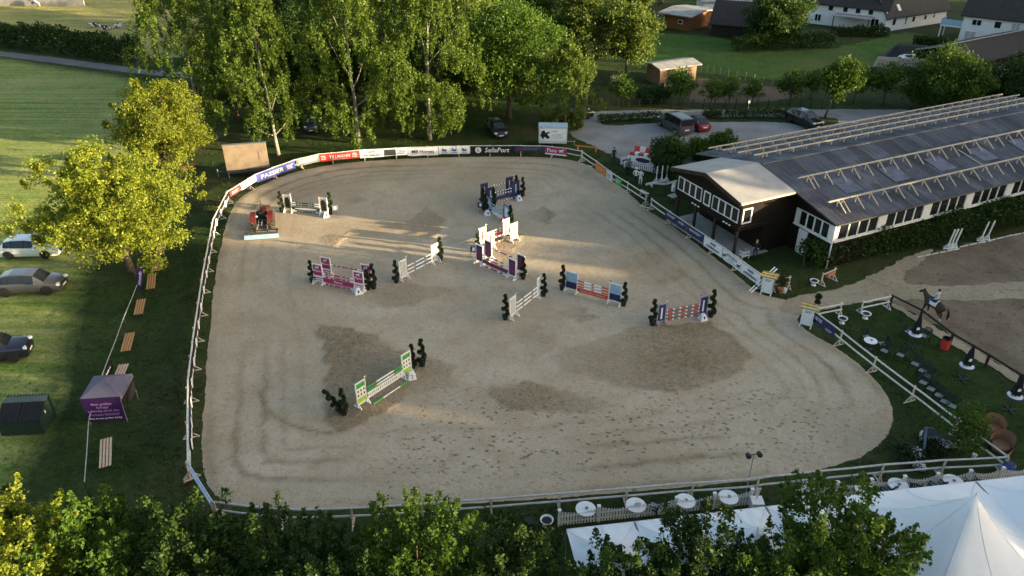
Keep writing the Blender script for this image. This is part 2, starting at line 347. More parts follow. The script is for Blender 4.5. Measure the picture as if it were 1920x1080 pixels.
HOOF = PX([(700, 790), (900, 700), (1100, 740), (1400, 700), (1640, 760), (1600, 860), (1200, 910), (700, 930)])
arc_ = PX([(488, 735), (500, 768), (530, 792), (570, 806), (615, 812), (660, 806)])
def linedist(x, y, L):
    d = np.full(x.shape, 1e9)
    for (ax, ay), (bx, by) in zip(L[:-1], L[1:]):
        ex, ey = bx - ax, by - ay; q = np.clip(((x - ax) * ex + (y - ay) * ey) / (ex * ex + ey * ey), 0, 1); d = np.minimum(d, np.hypot(x - ax - q * ex, y - ay - q * ey))
    return d
def f_rough(x, y, d):
    r = np.zeros(x.shape)
    for ii, (P_, w) in enumerate(zip(ROUGH, RW)):
        xs_ = [q_[0] for q_ in P_]; u_ = np.clip((x - min(xs_)) / (max(xs_) - min(xs_)), 0, 1); fd = .3 + .7 * np.clip((1.25 - u_ if ii in (0, 2) else u_ * 1.5), 0, 1)
        fd = fd * (.65 + .6 * vnoise(x, y, 2.5, 31))
        r = np.maximum(r, w * np.clip((poly_sd(x, y, P_) + (vnoise(x, y, 1.6, 4) - .5) * .35 + (vnoise(x, y, .5, 14) - .5) * .5) / .28 + .5, 0, 1) * fd)
    return r
def f_track(x, y, d):
    w = vnoise(x, y, 5, 3) + .25 * vnoise(x, y, .8, 23)
    r = np.exp(-((d - 1.5 - w * .8) / .2) ** 2) + np.exp(-((d - 2.7 - w * 1.3) / .17) ** 2) * .8 + np.exp(-((d - 3.9 - w * 1.2) / .13) ** 2) * .6 + np.exp(-((d - .35) / .3) ** 2) * .6
    r *= np.clip(vnoise(x, y, 7, 6) * 2.6 - .75, 0, 1) * .9
    return np.clip(r + np.exp(-(linedist(x, y, arc_) / .13) ** 2) * .9 + np.exp(-((d - 5.2 - w) / .2) ** 2) * .25, 0, 1)
def f_hoof(x, y, d): return np.clip(poly_sd(x, y, HOOF) / 4 + .25, 0.0, 1) * .95 + .12
def z_arena(x, y, d):
    r = f_rough(x, y, d); z = .03 + .02 * vnoise(x, y, 3, 8) + r * .05 * vnoise(x, y, .45, 9) + f_track(x, y, d) * .03 * vnoise(x, y, .5, 5)
    return .014 + np.clip(d / .5, 0, 1) * (z - .005)
sheet('arena', ARENA, SANDM, .2, .02, .1, z_arena, {'rough': f_rough, 'track': f_track, 'hoof': f_hoof})
sheet('riding_ground', PX([(1668, 566), (1690, 530), (1660, 540), (1700, 490), (1760, 470), (1930, 432), (2150, 420), (2200, 800), (1920, 712), (1800, 640), (1740, 603)]), SAND2, .4, .010, .4, lambda x, y, d: .012 + .03 * vnoise(x, y, .6, 3) * np.clip(d, 0, 1))
sheet('sand_path', smooth_poly(PX([(1455, 572), (1500, 556), (1560, 545), (1610, 530), (1650, 508), (1700, 482), (1760, 462), (1740, 480), (1690, 520), (1690, 535), (1780, 536), (1930, 530), (2100, 528), (2100, 560), (1930, 560), (1800, 566), (1690, 561), (1640, 568), (1560, 578), (1505, 592), (1470, 590)]), 1), PATHS, .25, .04, .3, lambda x, y, d: .046 + .02 * np.clip(d, 0, 1))
sheet('bare_strip', PX([(1650, 560), (1668, 566), (1740, 603), (1800, 640), (1920, 712), (1990, 760), (1985, 780), (1915, 725), (1800, 655), (1735, 618)]), PATHS, .3, .048, .35)
# ================================================================ buildings
def sheetroof(name, c1, c2, ang_scale=(6, .25, 1)):
    m, t, b = nt(name); v = pos(t, ang_scale, obj=True); v2 = pos(t, obj=True)
    c = mixc(t, ramp(t, noise(t, v, 1, 5, .65), [(.38, 0.0), (.62, 1.0)]), c1, c2)
    c = mixc(t, ramp(t, noise(t, v2, .45, 5, .65), [(.5, 0.0), (.72, .55)]), c, tuple(x * 1.7 for x in c2))
    c = mixc(t, ramp(t, noise(t, v2, 2.2, 5, .7), [(.58, 0.0), (.7, .6)]), c, tuple(x * .35 for x in c1))
    t.links.new(c, b.inputs['Base Color']); b.inputs['Roughness'].default_value = .62; b.inputs['Specular IOR Level'].default_value = .45
    sn = N(t, 'VectorMath'); sn.operation = 'SNAP'; sn.inputs[1].default_value = (1.05, 2.15, 50); t.links.new(v2, sn.inputs[0]); wn_ = N(t, 'TexWhiteNoise'); t.links.new(sn.outputs[0], wn_.inputs['Vector'])
    c = mixc(t, 1.0, c, ramp(t, wn_.outputs['Value'], [(0, .6), (1, 1.4)]), 'MULTIPLY')
    t.links.new(c, b.inputs['Base Color']); bump(t, b, noise(t, v2, 9, 3), .02); return m
CORR = sheetroof('corrugated_cement', (.04, .04, .048), (.09, .09, .106)); FELT = mat('roof_felt', (.32, .31, .3), .75, .14, .9)
TILE = mat('dark_roof_tiles', (.035, .03, .03), .7, .35, 2.5, .03); BTILE = mat('brown_roof_tiles', (.17, .085, .05), .7, .3, 3); REND = mat('white_render', (.7, .7, .69), .8, .06, .8)
PLANK = mat('brown_planks', (.19, .08, .03), .75, .3, 3); TIN = mat('pale_tin', (.28, .275, .27), .6, .3, 1.2); CONC = mat('concrete', (.3, .295, .28), .85, .2, 1.2); SHUT = mat('grey_shutter', (.4, .4, .4), .6, .1)
BRICK = mat('red_brick', (.26, .09, .06), .8, .3, 3); SKYL = mat('skylight_sheet', (.1, .11, .16), .6, .4, 1.2)
m, t, b = nt('dark_timber_cladding'); CLAD = m
wv = N(t, 'TexWave'); wv.wave_type = 'BANDS'; wv.inputs['Scale'].default_value = 2.4; wv.inputs['Distortion'].default_value = .3
cb = N(t, 'VectorMath'); cb.operation = 'DOT_PRODUCT'; cb.inputs[1].default_value = (1, 1, 0); t.links.new(N(t, 'TexCoord').outputs['Object'], cb.inputs[0])
cx_ = N(t, 'CombineXYZ'); t.links.new(cb.outputs['Value'], cx_.inputs[0]); t.links.new(cx_.outputs[0], wv.inputs['Vector'])
c = mixc(t, noise(t, pos(t, (4, 4, .4), obj=True), 1.5, 5), (.006, .005, .004), (.022, .014, .01)); t.links.new(c, b.inputs['Base Color']); b.inputs['Roughness'].default_value = .8; b.inputs['Specular IOR Level'].default_value = .15; bump(t, b, wv.outputs[0], .03)
def window(parent, c, w, h, ax, frame=.07, m=WHITE, g=GLASS, sill=True, depth=.1, name='window', nx=1):
    """ax: 2-vector along the wall, outward normal is its right-hand side (-y for +x)"""
    ax = Vector((ax[0], ax[1], 0)).normalized(); nr = Vector((ax.y, -ax.x, 0)); c = Vector(c); up = Vector((0, 0, 1))
    fr = MB()
    for s_ in (-1, 1):
        fr.bar(c + ax * s_ * (w - frame) / 2 - up * h / 2, c + ax * s_ * (w - frame) / 2 + up * h / 2, depth if abs(ax.x) < .5 else frame, frame if abs(ax.x) < .5 else depth)
        fr.bar(c - ax * (w / 2 - frame) + up * s_ * (h - frame) / 2, c + ax * (w / 2 - frame) + up * s_ * (h - frame) / 2, depth, frame)
    for k in range(1, nx):
        q = c + ax * (w * k / nx - w / 2); fr.bar(q - up * (h / 2 - frame), q + up * (h / 2 - frame), depth * .8 if abs(ax.x) < .5 else frame, frame if abs(ax.x) < .5 else depth * .8)
    o = fr.build(name, m, parent)
    gl = MB(); a = ax * (w / 2 - frame * .9); u_ = up * (h / 2 - frame * .9); q = c - nr * depth * .15
    gl.prism([q - a - u_, q + a - u_, q + a + u_, q - a + u_], nr * .012); gl.build('pane', g, o); return o
BARN = thing('riding_hall', 'long dark timber riding hall with corrugated grey roof and white framed window bands', 'riding hall', (24.5, 52.2, 0), R(25.5))
BL, BW, BE, BR = 43.0, 17.2, 4.0, 5.9
w_ = MB(); w_.prism([(.6, .5, 0), (.6, BW - .5, 0), (.6, BW - .5, BE - .05), (.6, BW / 2, BR - .16), (.6, .5, BE - .05)], (BL - 1.2, 0, 0)); w_.build('wall', CLAD, BARN)
for s_ in (0, 1):
    r_ = MB(); nx = int(BL / .12)
    def rf(u, v):
        yy = v * BW / 2; k = round(u * nx); y2 = yy if s_ == 0 else BW - yy
        return (u * BL, y2, BE + (BR - BE) * v + .1 + (.022 if k % 2 else -.022) + (.012 * math.sin(k * .05)))
    r_.grid(rf, nx, 5); u_ = [(0, 0, BE), (0, BW / 2, BR), (0, BW / 2, BR + .06), (0, 0, BE + .06)]
    if s_: u_ = [(x, BW - y, z) for x, y, z in u_]
    r_.prism(u_, (BL, 0, 0)); RS = r_.build('roof_slope', CORR, BARN)
    if s_ == 0: NEAR = RS
    else: FARS = RS
rc = MB(); rc.path([(0, BW / 2, BR + .1), (BL, BW / 2, BR + .1)], .1, 8); rc.build('ridge_cap', CORR, BARN)
for sx in (4.0, 9.5, 15, 20.5, 26, 31.5, 37):
    for y0, k in ((3.0, .9),):
        q = MB(); z = lambda y: BE + (BR - BE) * y / (BW / 2) + .135
        q.prism([(sx, y0, z(y0)), (sx + 1.9, y0, z(y0)), (sx + 1.9, y0 + 2.0, z(y0 + 2.0)), (sx, y0 + 2.0, z(y0 + 2.0))], (0, 0, .02)); q.build('skylight', SKYL, NEAR)
RAIL = mat('white_rail', (.43, .37, .3), .5, .25, 4)
bme = {}
for side, rows in ((0, (1.9, 5.3)), (1, (10.6, 12.6, 14.6, 16.5))):
    for yr in rows:
        z0 = BE + (BR - BE) * (yr if side == 0 else BW - yr) / (BW / 2) + .12; hr = .55 if side == 0 else .42
        q = MB(); q.bar((.9, yr, z0 + hr), (BL - 1.2, yr, z0 + hr), .12, .1); q.bar((.9, yr + .12, z0 + hr - .08), (BL - 1.2, yr + .12, z0 + hr - .08), .05, .05)
        rl = q.build('roof_rail', RAIL, NEAR if side == 0 else FARS)
        if side not in bme:
            e_ = MB(); sg = -1 if side == 0 else 1; sl_ = (BR - BE) / (BW / 2)
            e_.bar((0, 0, hr - .05), (0, sg * (.95 if side == 0 else .5), -sl_ * (.95 if side == 0 else .5) + .0), .08, .06); e_.bar((0, .03, hr - .05), (0, .03, -.02), .08, .07)
            bme[side] = e_.build('bracket', RAIL, rl); first = True
        xs = [1.9, 2.35] + [2.35 + 1.5 * k for k in range(1, 27)]
        for i, x in enumerate(xs):
            if first: bb = bme[side]; first = False
            else: bb = link('bracket', bme[side].data, rl)
            bb.location = (x, yr, z0)
lg = MB(); zl = lambda y: BE + (BR - BE) * y / (BW / 2) + .2
lg.bar((19.6, 5.2, zl(5.2)), (19.6, 2.0, zl(2.0)), .07, .06); lg.build('ladder_rail', RAIL, NEAR)
# window band of the long side, 4 panes then a white panel
for g_ in range(8):
    x0 = .95 + g_ * 5.1
    for k in range(4): window(BARN, (x0 + .53 + k * 1.06, .47, 3.12), 1.05, 1.42, (1, 0), .06)
    q = MB(); q.box((x0 + 4.24 + .43, .46, 3.12), (.82, .1, 1.42)); q.build('wall_panel', WHITE, BARN)
q = MB(); q.box((.78, .46, 3.12), (.32, .1, 1.42)); q.box((BL / 2 - .5, .42, 2.33), (BL - 2.4, .14, .12)); q.build('window_sill', WHITE, BARN)
for k in range(4): window(BARN, (.57, 1.35 + k * .78 + .0, 3.0), .77, 1.3, (0, -1), .06)
for y in (.74, 4.32): q = MB(); q.box((.56, y, 3.0), (.1, .4, 1.3)); q.build('wall_panel', WHITE, BARN)
q = MB(); q.box((.53, 2.53, 2.28), (.14, 4.1, .12)); q.build('window_sill', WHITE, BARN)
d_ = MB(); d_.box((.56, 3.4, 1.05), (.1, .92, 2.1)); dr = d_.build('door', WHITE, BARN); q = MB(); q.tube((.48, 3.1, 1.05), (.48, 3.0, 1.05), .025); q.build('handle', GALV, dr)
for x, y in ((.5, .42),): q = MB(); q.tube((x, y, 0), (x, y, BE - .05), .06); q.build('downpipe', WHITE, BARN)
q = MB(); q.path([(.1, -.05, BE + .02), (BL - .1, -.05, BE + .02)], .07, 6); q.build('gutter', DARK, BARN)
# judges' annex standing out of the gable
AX0, AY0, AY1 = -5.0, 4.85, 13.15
q = MB(); q.prism([(AX0, AY0, 2.45), (AX0, AY1, 2.45), (AX0, AY1, 4.78), (AX0, 9, 5.66), (AX0, AY0, 4.88)], (5.59, 0, 0)); AN = q.build('annex_wall', CLAD, BARN)
q = MB(); q.prism([(-2.2, AY0 + .15, 0), (-2.2, AY1 - .15, 0), (-2.2, AY1 - .15, 2.44), (-2.2, AY0 + .15, 2.44)], (2.78, 0, 0)); q.build('ground_floor_wall', CLAD, BARN)
for (ya, za, yb, zb) in ((4.5, 5.0, 9.0, 5.88), (13.6, 4.78, 9.0, 5.88)):
    q = MB(); q.prism([(-5.5, ya, za), (-5.5, yb, zb), (-5.5, yb, zb + .14), (-5.5, ya, za + .14)], (5.46, 0, 0)); q.build('annex_roof', FELT, BARN)
    q = MB(); q.prism([(-5.56, ya, za - .16), (-5.56, yb, zb - .16), (-5.56, yb, zb + .16), (-5.56, ya, za + .16)], (.055, 0, 0)); q.build('fascia', BOARDS, BARN)
q = MB(); q.bar((-5.5, 4.44, 5.06), (-.1, 4.44, 5.06), .1, .14); q.build('gutter', CREAM, BARN)
for y0, n in ((12.85, 4), (8.25, 4)):
    for k in range(n): window(BARN, (AX0 - .03, y0 - .4 - k * .8, 3.72), .8, 1.2, (0, -1), .06)
window(BARN, (AX0 - .03, 8.95, 3.72), .8, 1.2, (0, -1), .09); window(BARN, (AX0 + .62, AY0 - .03, 3.75), .95, 1.3, (1, 0), .11)
for y in (5.1, 7.8, 10.4, 12.9): q = MB(); q.box((AX0 + .15, y, 1.22), (.2, .2, 2.44)); q.build('post', BOARDS, BARN)
for y in (5.9, 6.25, 6.6, 9.9, 10.3, 10.7): q = MB(); q.box((AX0 - .02, y, 2.62), (.08, .2, .1)); q.build('wall_lamp', WHITE, BARN)
q = MB(); q.path([(AX0 + .1, AY0 - .04, 2.9), (-2, AY0 - .05, 2.75), (.4, AY0 - .05, 3.3)], .015, 5); q.build('cable', BLACK, BARN)
tr = MB(); tr.box((-3.6, 9, .05), (4.0, 8.6, .1)); tr.T = None
to = tr.build('terrace', CONC, None, (24.5, 52.2, 0), R(25.5)); tag(to, kind='structure')
def house(name, label, cat, p0, ang, L, W, eave, ridge, wm, rm, wins=(), over=.5, doors=(), chim=None, group=None):
    h = thing(name, label, cat, (*p0, 0), ang, group)
    q = MB(); q.prism([(0, 0, 0), (0, W, 0), (0, W, eave), (0, W / 2, ridge), (0, 0, eave)], (L, 0, 0)); q.build('wall', wm, h)
    sl_ = (ridge - eave) / (W / 2)
    for s_ in (0, 1):
        e = [(-over, -over, eave - sl_ * over + .06), (-over, W / 2, ridge + .06), (-over, W / 2, ridge + .24), (-over, -over, eave - sl_ * over + .24)]
        if s_: e = [(x, W - y, z) for x, y, z in e]
        q = MB(); q.prism(e, (L + 2 * over, 0, 0)); ro = q.build('roof', rm, h)
        if chim and s_ == 0: q = MB(); q.box((chim[0], W / 2 - .6, ridge + .3), (.6, .6, 1.5)); q.build('chimney', BRICK, ro)
    for wl, u, z, w, hh, *g in wins:
        gm = g[0] if g else GLASS
        if wl == 'f': window(h, (u, -.04, z), w, hh, (1, 0), .08, WHITE, gm, nx=2 if w > 1.1 else 1)
        if wl == 'l': window(h, (-.04, u, z), w, hh, (0, -1), .08, WHITE, gm)
        if wl == 'r': window(h, (L + .04, u, z), w, hh, (0, 1), .08, WHITE, gm)
    for u, w in doors: q = MB(); q.box((u, -.03, 1.0), (w, .1, 2.0)); q.build('door', BOARDS, h)
    return h
def wl_(pa, pb): a, b = Vector(G(*pa)), Vector(G(*pb)); d = b - a; return tuple(a), math.atan2(d.y, d.x), d.length
p, a, L = wl_((1505, 42), (1655, 60))
HA = house('farmhouse', 'white two storey farmhouse with dark roof and a pergola against its wall', 'house', p, a, L, 9, 3.9, 8, REND, TILE, [('f', x, 3.1, .95, 1.05) for x in (1.5, 4.6, 7.2, 9.4, 11.6)] + [('f', 2.6, 1.2, 1.2, 1.3), ('f', 12.6, 1.3, 1.4, 1.6)], chim=(4,))
q = MB(); q.box((9.2, -1.6, 2.35), (6.5, 3.1, .12)); pg = q.build('pergola_roof', TIN, HA)
for x in (6.2, 12.2): q = MB(); q.box((x, -3.0, 1.15), (.15, .15, 2.28)); q.build('post', BOARDS, HA)
p, a, L = wl_((1657, 60), (1770, 42))
HB = house('farmhouse_wing', 'low white house wing with steep dark roof and small square windows', 'house', p, a, L, 9.5, 2.7, 8.2, REND, TILE, [('f', 2.2, 1.5, 1.0, 1.2), ('f', 5.5, 1.5, .5, 1.5), ('f', 7.6, 1.5, .9, 1.0), ('f', 11, 1.5, .8, .9), ('f', 13.6, 1.6, .4, .8)])
q = MB(); q.prism([(3.2, .3, 3.2), (3.9, .3, 3.2), (3.9, 1.1, 4.15), (3.2, 1.1, 4.15)], (0, -.1, .12)); q.build('roof_window', WHITE, HB)
q = MB(); q.prism([(.6, 1.0, 4.0), (4.2, 3.6, 7.0), (1.4, 4.5, 8.0), (-.3, 4.4, 7.9)], (0, -.06, .3)); q.build('roof_patch', BTILE, HB)
p, a, L = wl_((1795, 77), (1912, 92))
HC = house('apartment_house', 'white two storey house with dark roof, grey shutters and a railed balcony', 'house', p, a, 13, 10, 4.5, 9, REND, TILE, [('f', 2.1, 3.3, 1.5, 1.0), ('f', 5.2, 3.3, 1.1, 1.15), ('f', 7.8, 3.3, 1.3, 1.15, SHUT), ('f', 1.6, 1.1, 1.7, 1.5, SHUT), ('f', 4.6, 1.0, 1.2, 1.0, SHUT), ('l', 1.6, 3.2, .9, 1.3), ('l', 2.2, 1.1, 1.7, 1.2, SHUT)])
q = MB(); q.box((-1.7, 2.2, 2.15), (3.3, 3.6, .18)); bal = q.build('balcony', REND, HC)
q = MB(); q.box((-1.7, .42, 2.75), (3.3, .06, .95)); q.box((-3.35, 2.2, 2.75), (.06, 3.5, .95)); q.build('railing', LBLUE, bal)
for y in (.6, 3.8): q = MB(); q.box((-3.2, y, 1.03), (.16, .16, 2.06)); q.build('post', WHITE, bal)
HD = house('black_barn', 'low black roofed barn with pale ridge beside the silage clamps', 'barn', (65.6, 109.4), R(31), 28, 9, 2.2, 3.6, CLAD, BOARDS, over=.4)
q = MB(); q.bar((-.4, 4.5, 3.9), (28.4, 4.5, 3.9), .3, .08); q.build('ridge_trim', TIN, HD)
for y in (0, 9): q = MB(); q.bar((-.42, 4.5, 3.78), (-.42, y, 2.4), .06, .2); q.build('verge_board', TIN, HD)
HE = house('timber_stable', 'orange brown timber stable with flat pale tin roof', 'stable', G(1243, 51), R(-30), 5.2, 8.5, 2.5, 2.9, PLANK, TIN, [('f', 3.5, 1.4, .9, .7)], over=.9)
HE.rotation_euler.z = R(-42)
HF = house('dark_shed', 'dark timber shed with steep slate roof behind the paddock', 'shed', G(1332, 66), R(35), 9, 7, 2.2, 5.2, BOARDS, TILE, doors=((2, 1.4),))
HF.rotation_euler.z = R(-25)
house('white_shed', 'long low white shed with flat grey roof behind the dark shed', 'shed', G(1316, 24), R(6), 7.5, 4, 2.0, 2.3, REND, TIN)
house('pale_container', 'small pale container with light roof beside the tall conifer', 'container', G(1366, 16), R(8), 5, 3, 1.8, 2.0, SHUT, TIN, over=.1)
COOP = house('chicken_coop', 'small weathered wooden coop with flat pale roof and open doorway', 'coop', G(1236, 160), R(26), 6.2, 3.2, 2.2, 2.5, mat('coop_boards', (.24, .16, .1), .8, .35, 3), TIN, [('f', 4.2, 1.4, .9, .8)], doors=((1.9, 1.1),))
for k in range(9): q = MB(); q.box((.1 + k * .3, -1.15, .4), (.22, .04, .8)); q.build('slat', OLDWOOD, COOP)
q = MB(); q.bar((0, -1.12, .6), (2.6, -1.12, .6), .05); q.build('rail', OLDWOOD, COOP)
# silage clamps, concrete wall
def clamp(px, L, W, h, rz, label, ntyre):
    c_ = thing('silage_clamp', label, 'silage clamp', (*G(*px), 0), rz)
    q = MB(); q.grid(lambda u, v: ((u - .5) * L, (v - .5) * W, h * min(1, 4 * u, 4 * (1 - u)) * min(1, 5 * v, 5 * (1 - v))), 12, 10); q.build('film', WHITE, c_)
    tm = None
    for i in range(ntyre):
        x, y = rnd.uniform(-.4, .4) * L, rnd.uniform(-.38, .38) * W
        if tm is None:
            q = MB()
            q.lathe([(.22, -.1), (.42, -.1), (.45, 0), (.42, .1), (.22, .1)], n=12); tm = q.build('tyre', RUBBER, c_); o = tm
        else: o = link('tyre', tm.data, c_)
        u, v = x / L + .5, y / W + .5; o.location = (x, y, h * min(1, 4 * u, 4 * (1 - u)) * min(1, 5 * v, 5 * (1 - v)) + .1)
clamp((1722, 117), 8, 4, 1.0, R(-5), 'white silage film weighted with black tyres behind the round tree', 22)
clamp((1868, 146), 7, 4.5, 1.6, R(-8), 'white silage film with scattered black tyres in front of the black barn', 26)
q = MB(); q.prism([(0, 0, 0), (8, 0, 0), (8, 0, 1.6), (.6, 0, 1.9)], (0, .3, 0)); tag(q.build('concrete_wall', CONC, None, (*G(1634, 131), 0), R(-4)), 'pale stained concrete silo wall beside the paddock', 'wall')
q = MB(); q.grid(lambda u, v: ((u - .5) * 8, (v - .5) * 3, 1.9 * math.sin(PI * v) * min(1, 5 * u, 5 * (1 - u))), 12, 8); tag(q.build('black_film_mound', BLACK, None, (*G(1705, 107), 0), R(-10)), 'low mound under black film behind the concrete wall', 'mound')
for x, s_ in ((1643, 1.0), (1697, 1.1)):
    q = MB(); q.grid(lambda u, v: (1.5 * s_ * math.cos(2 * PI * u) * math.cos(v * PI / 2) * (1 + .12 * math.sin(9 * u + 5 * v)), 1.0 * math.sin(2 * PI * u) * math.cos(v * PI / 2), .95 * s_ * math.sin(v * PI / 2)), 14, 6); tag(q.build('soil_heap', mat('dark_compost', (.025, .02, .016), .95, .4, 3, .08), None, (*G(x, 137), 0)), 'rounded dark heap below the concrete silo wall' if s_ == 1 else 'taller dark heap beside the concrete wall end', 'heap')
# walled yard edge at the far left
q = MB(); q.box((0, 0, .6), (26, .3, 1.2)); tag(q.build('garden_wall', CONC, None, (*G(45, 11), 0), R(-3)), 'long pale rendered wall behind the grazing meadow', 'wall')
# ================================================================ trees and shrubs
def unit(a): return a / np.maximum(np.linalg.norm(a, axis=1, keepdims=True), 1e-9)
def leafmesh(name, C, L, m, g, up=.35, asp=.62, hang=0.0):
    n = len(C); nr = unit(g.normal(size=(n, 3)) + np.array([0, 0, up])); tt = g.normal(size=(n, 3)); tt[:, 2] -= hang
    tt = unit(tt - nr * (tt * nr).sum(1, keepdims=True)); bb = np.cross(nr, tt); s = L * (.4 + 1.3 * g.random((n, 1)) ** 1.4)
    V = np.stack([C + tt * s * .5, C + bb * s * .5 * asp + nr * s * .12, C - tt * s * .5, C - bb * s * .5 * asp + nr * s * .12], 1).reshape(-1, 3)
    me = bpy.data.meshes.new(name); fast(me, V, np.arange(4 * n).reshape(-1, 4)); me.materials.append(m); return me
def lump(d, ph):
    return 1 + .16 * np.sin(3.1 * d[:, 0] + ph) + .14 * np.sin(4.3 * d[:, 1] + 2 * ph) + .12 * np.sin(5.2 * d[:, 2] + 1.4 * d[:, 0] * 3 + ph) + .1 * np.sin(7.7 * d[:, 0] - 6.1 * d[:, 1] + ph)
def crown_pts(kind, Rr, z0, z1, nc, nl, g, cs):
    d = unit(g.normal(size=(nc, 3))); ph = g.random() * 6; r = (g.random((nc, 1)) ** .38) * .98; L = lump(d, ph)[:, None]
    mid = (z0 + z1) / 2; hh = (z1 - z0) / 2
    if kind == 'round':
        cc = d * r * L * np.array([Rr, Rr, hh]); cc[:, 2] = np.where(cc[:, 2] < 0, cc[:, 2] * .85, cc[:, 2]) + mid
        cl = g.normal(size=(nc, nl, 3)) * np.array([1, 1, .6]) * cs * (.45 + 1.0 * g.random((nc, 1, 1)) ** 1.5); cl *= np.minimum(1, 1.7 * cs / np.maximum(np.linalg.norm(cl, axis=2, keepdims=True), 1e-6))
        return (cc[:, None] + cl).reshape(-1, 3), cc
    if kind == 'mixed':
        a_ = crown_pts('round', Rr * .92, z0, z0 + (z1 - z0) * .9, int(nc * .6), nl, g, cs); b_ = crown_pts('shoot', Rr * .95, z0 + (z1 - z0) * .15, z0 + (z1 - z0) * .93, nc - int(nc * .6), nl, g, cs * .8); return np.concatenate([a_[0], b_[0]]), np.concatenate([a_[1], b_[1]])
    if kind == 'shoot':      # upright leafy shoots
        cc = d * r * L * np.array([Rr, Rr, hh]); cc[:, 2] += mid
        ln = cs * (.8 + 1.7 * g.random((nc, 1, 1)) ** 1.5); out = unit(d * np.array([1, 1, .4]) + np.array([0, 0, 1.1]))[:, None]
        tq = g.random((nc, nl, 1)); cl = out * tq * ln + g.normal(size=(nc, nl, 3)) * cs * .42 * (1.15 - tq)
        return (cc[:, None] + cl).reshape(-1, 3), cc
    if kind == 'weep':       # hanging strands, narrow towards the top
        zt = g.random(nc) ** .8; prof = np.sin(np.clip(.12 + zt * .95, 0, 1) * PI) ** .65; a = g.random(nc) * 2 * PI
        rr = np.sqrt(.12 + .88 * g.random(nc)) * prof * Rr * (1 + .22 * np.sin(3 * a + ph) + .15 * np.sin(7 * a + 5 * zt))
        cc = np.stack([rr * np.cos(a), rr * np.sin(a), z0 + (z1 - z0) * zt], 1); nb = max(8, nc // 6); cc = cc[:nb][g.integers(0, nb, nc)] + g.normal(size=(nc, 3)) * np.array([.55, .55, .7]) * cs; rr = np.hypot(cc[:, 0], cc[:, 1]); ln = (cs * (.8 + 2.6 * g.random((nc, 1)) ** 1.6)); ln = np.minimum(ln, (cc[:, 2:3] - z0 * .55))
        tq = g.random((nc, nl)) ** .8; sw = g.normal(size=(nc, 1, 3)) * .12
        P_ = cc[:, None] + np.stack([tq * 0, tq * 0, -tq * ln], -1) + sw * tq[..., None] + g.normal(size=(nc, nl, 3)) * np.array([.3, .3, .22]) * (1.15 - .75 * tq[..., None]) * cs * .9
        P_[..., :2] += (cc[:, None, :2] / np.maximum(rr, .3)[:, None, None]) * (np.sin(np.minimum(tq * 3, 1.57)) * .25 * cs)[..., None]
        return P_.reshape(-1, 3), cc
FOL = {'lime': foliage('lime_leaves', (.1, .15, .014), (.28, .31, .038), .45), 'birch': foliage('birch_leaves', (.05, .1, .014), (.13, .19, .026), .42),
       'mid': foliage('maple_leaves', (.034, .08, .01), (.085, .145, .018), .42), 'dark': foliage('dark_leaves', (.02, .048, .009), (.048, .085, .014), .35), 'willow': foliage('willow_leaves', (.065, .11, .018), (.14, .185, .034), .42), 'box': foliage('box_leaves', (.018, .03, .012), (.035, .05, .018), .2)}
BIRCHB = mat('birch_bark', (.24, .22, .19), .8, .45, 3, .01)
def tree(name, label, xy, h, Rr, kind, fol, nc, nl, leaf, seed, z0=.25, cs=.6, cat='tree', bark=None, trunk=.02, group=None, lean=(0, 0), nlimb=12, hang=0.0):
    g = np.random.default_rng(seed); o = thing(name, label, cat, (*xy, 0), 0, group)
    P_, cc = crown_pts(kind, Rr, h * z0, h, nc, nl, g, cs)
    zz = np.clip(P_[:, 2] / h, 0, 1); P_[:, 0] += lean[0] * zz; P_[:, 1] += lean[1] * zz; P_[:, 2] = np.maximum(P_[:, 2], .15)
    link('crown', leafmesh('crown', P_, leaf, FOL[fol], g, hang=hang), o)
    tb = MB(); r0 = max(h * trunk, .07); n = 7; pts = []
    for i in range(n + 1):
        f = i / n * .82; pts.append((lean[0] * f + (g.random() - .5) * .1 * h * .12 * (i > 0), lean[1] * f + (g.random() - .5) * .1 * h * .12 * (i > 0), h * f - (.15 if i == 0 else 0)))
    tb.path(pts, [r0 * 1.35] + [r0 * (1 - .85 * i / n) for i in range(1, n + 1)], 8)
    for k in g.choice(len(cc), min(nlimb, len(cc)), replace=False):
        e = Vector(cc[k]) + Vector((lean[0], lean[1], 0)) * min(1, cc[k][2] / h); f = max(.12, min(.75, (e.z / h) * .75 - .08)); s_ = Vector(pts[0]).lerp(Vector(pts[-1]), f / .82); s_.z = h * f
        mdl = s_.lerp(e, .5) + Vector((0, 0, -.06 * (e - s_).length)); tb.path([s_, mdl, e], [r0 * .42 * (1 - f), r0 * .26 * (1 - f) + .01, .012], 5, False)
    tb.build('trunk', bark or BARK, o, smooth=True); return o
def copy_to(src, label, xy, s=1.0, rz=0.0, group=None, sz=None):
    c = copy_tree(src); c.location = (*xy, 0); c.rotation_euler = (0, 0, rz); c.scale = (s, s, sz or s)
    c['label'] = label
    if group: c['group'] = group
    return c
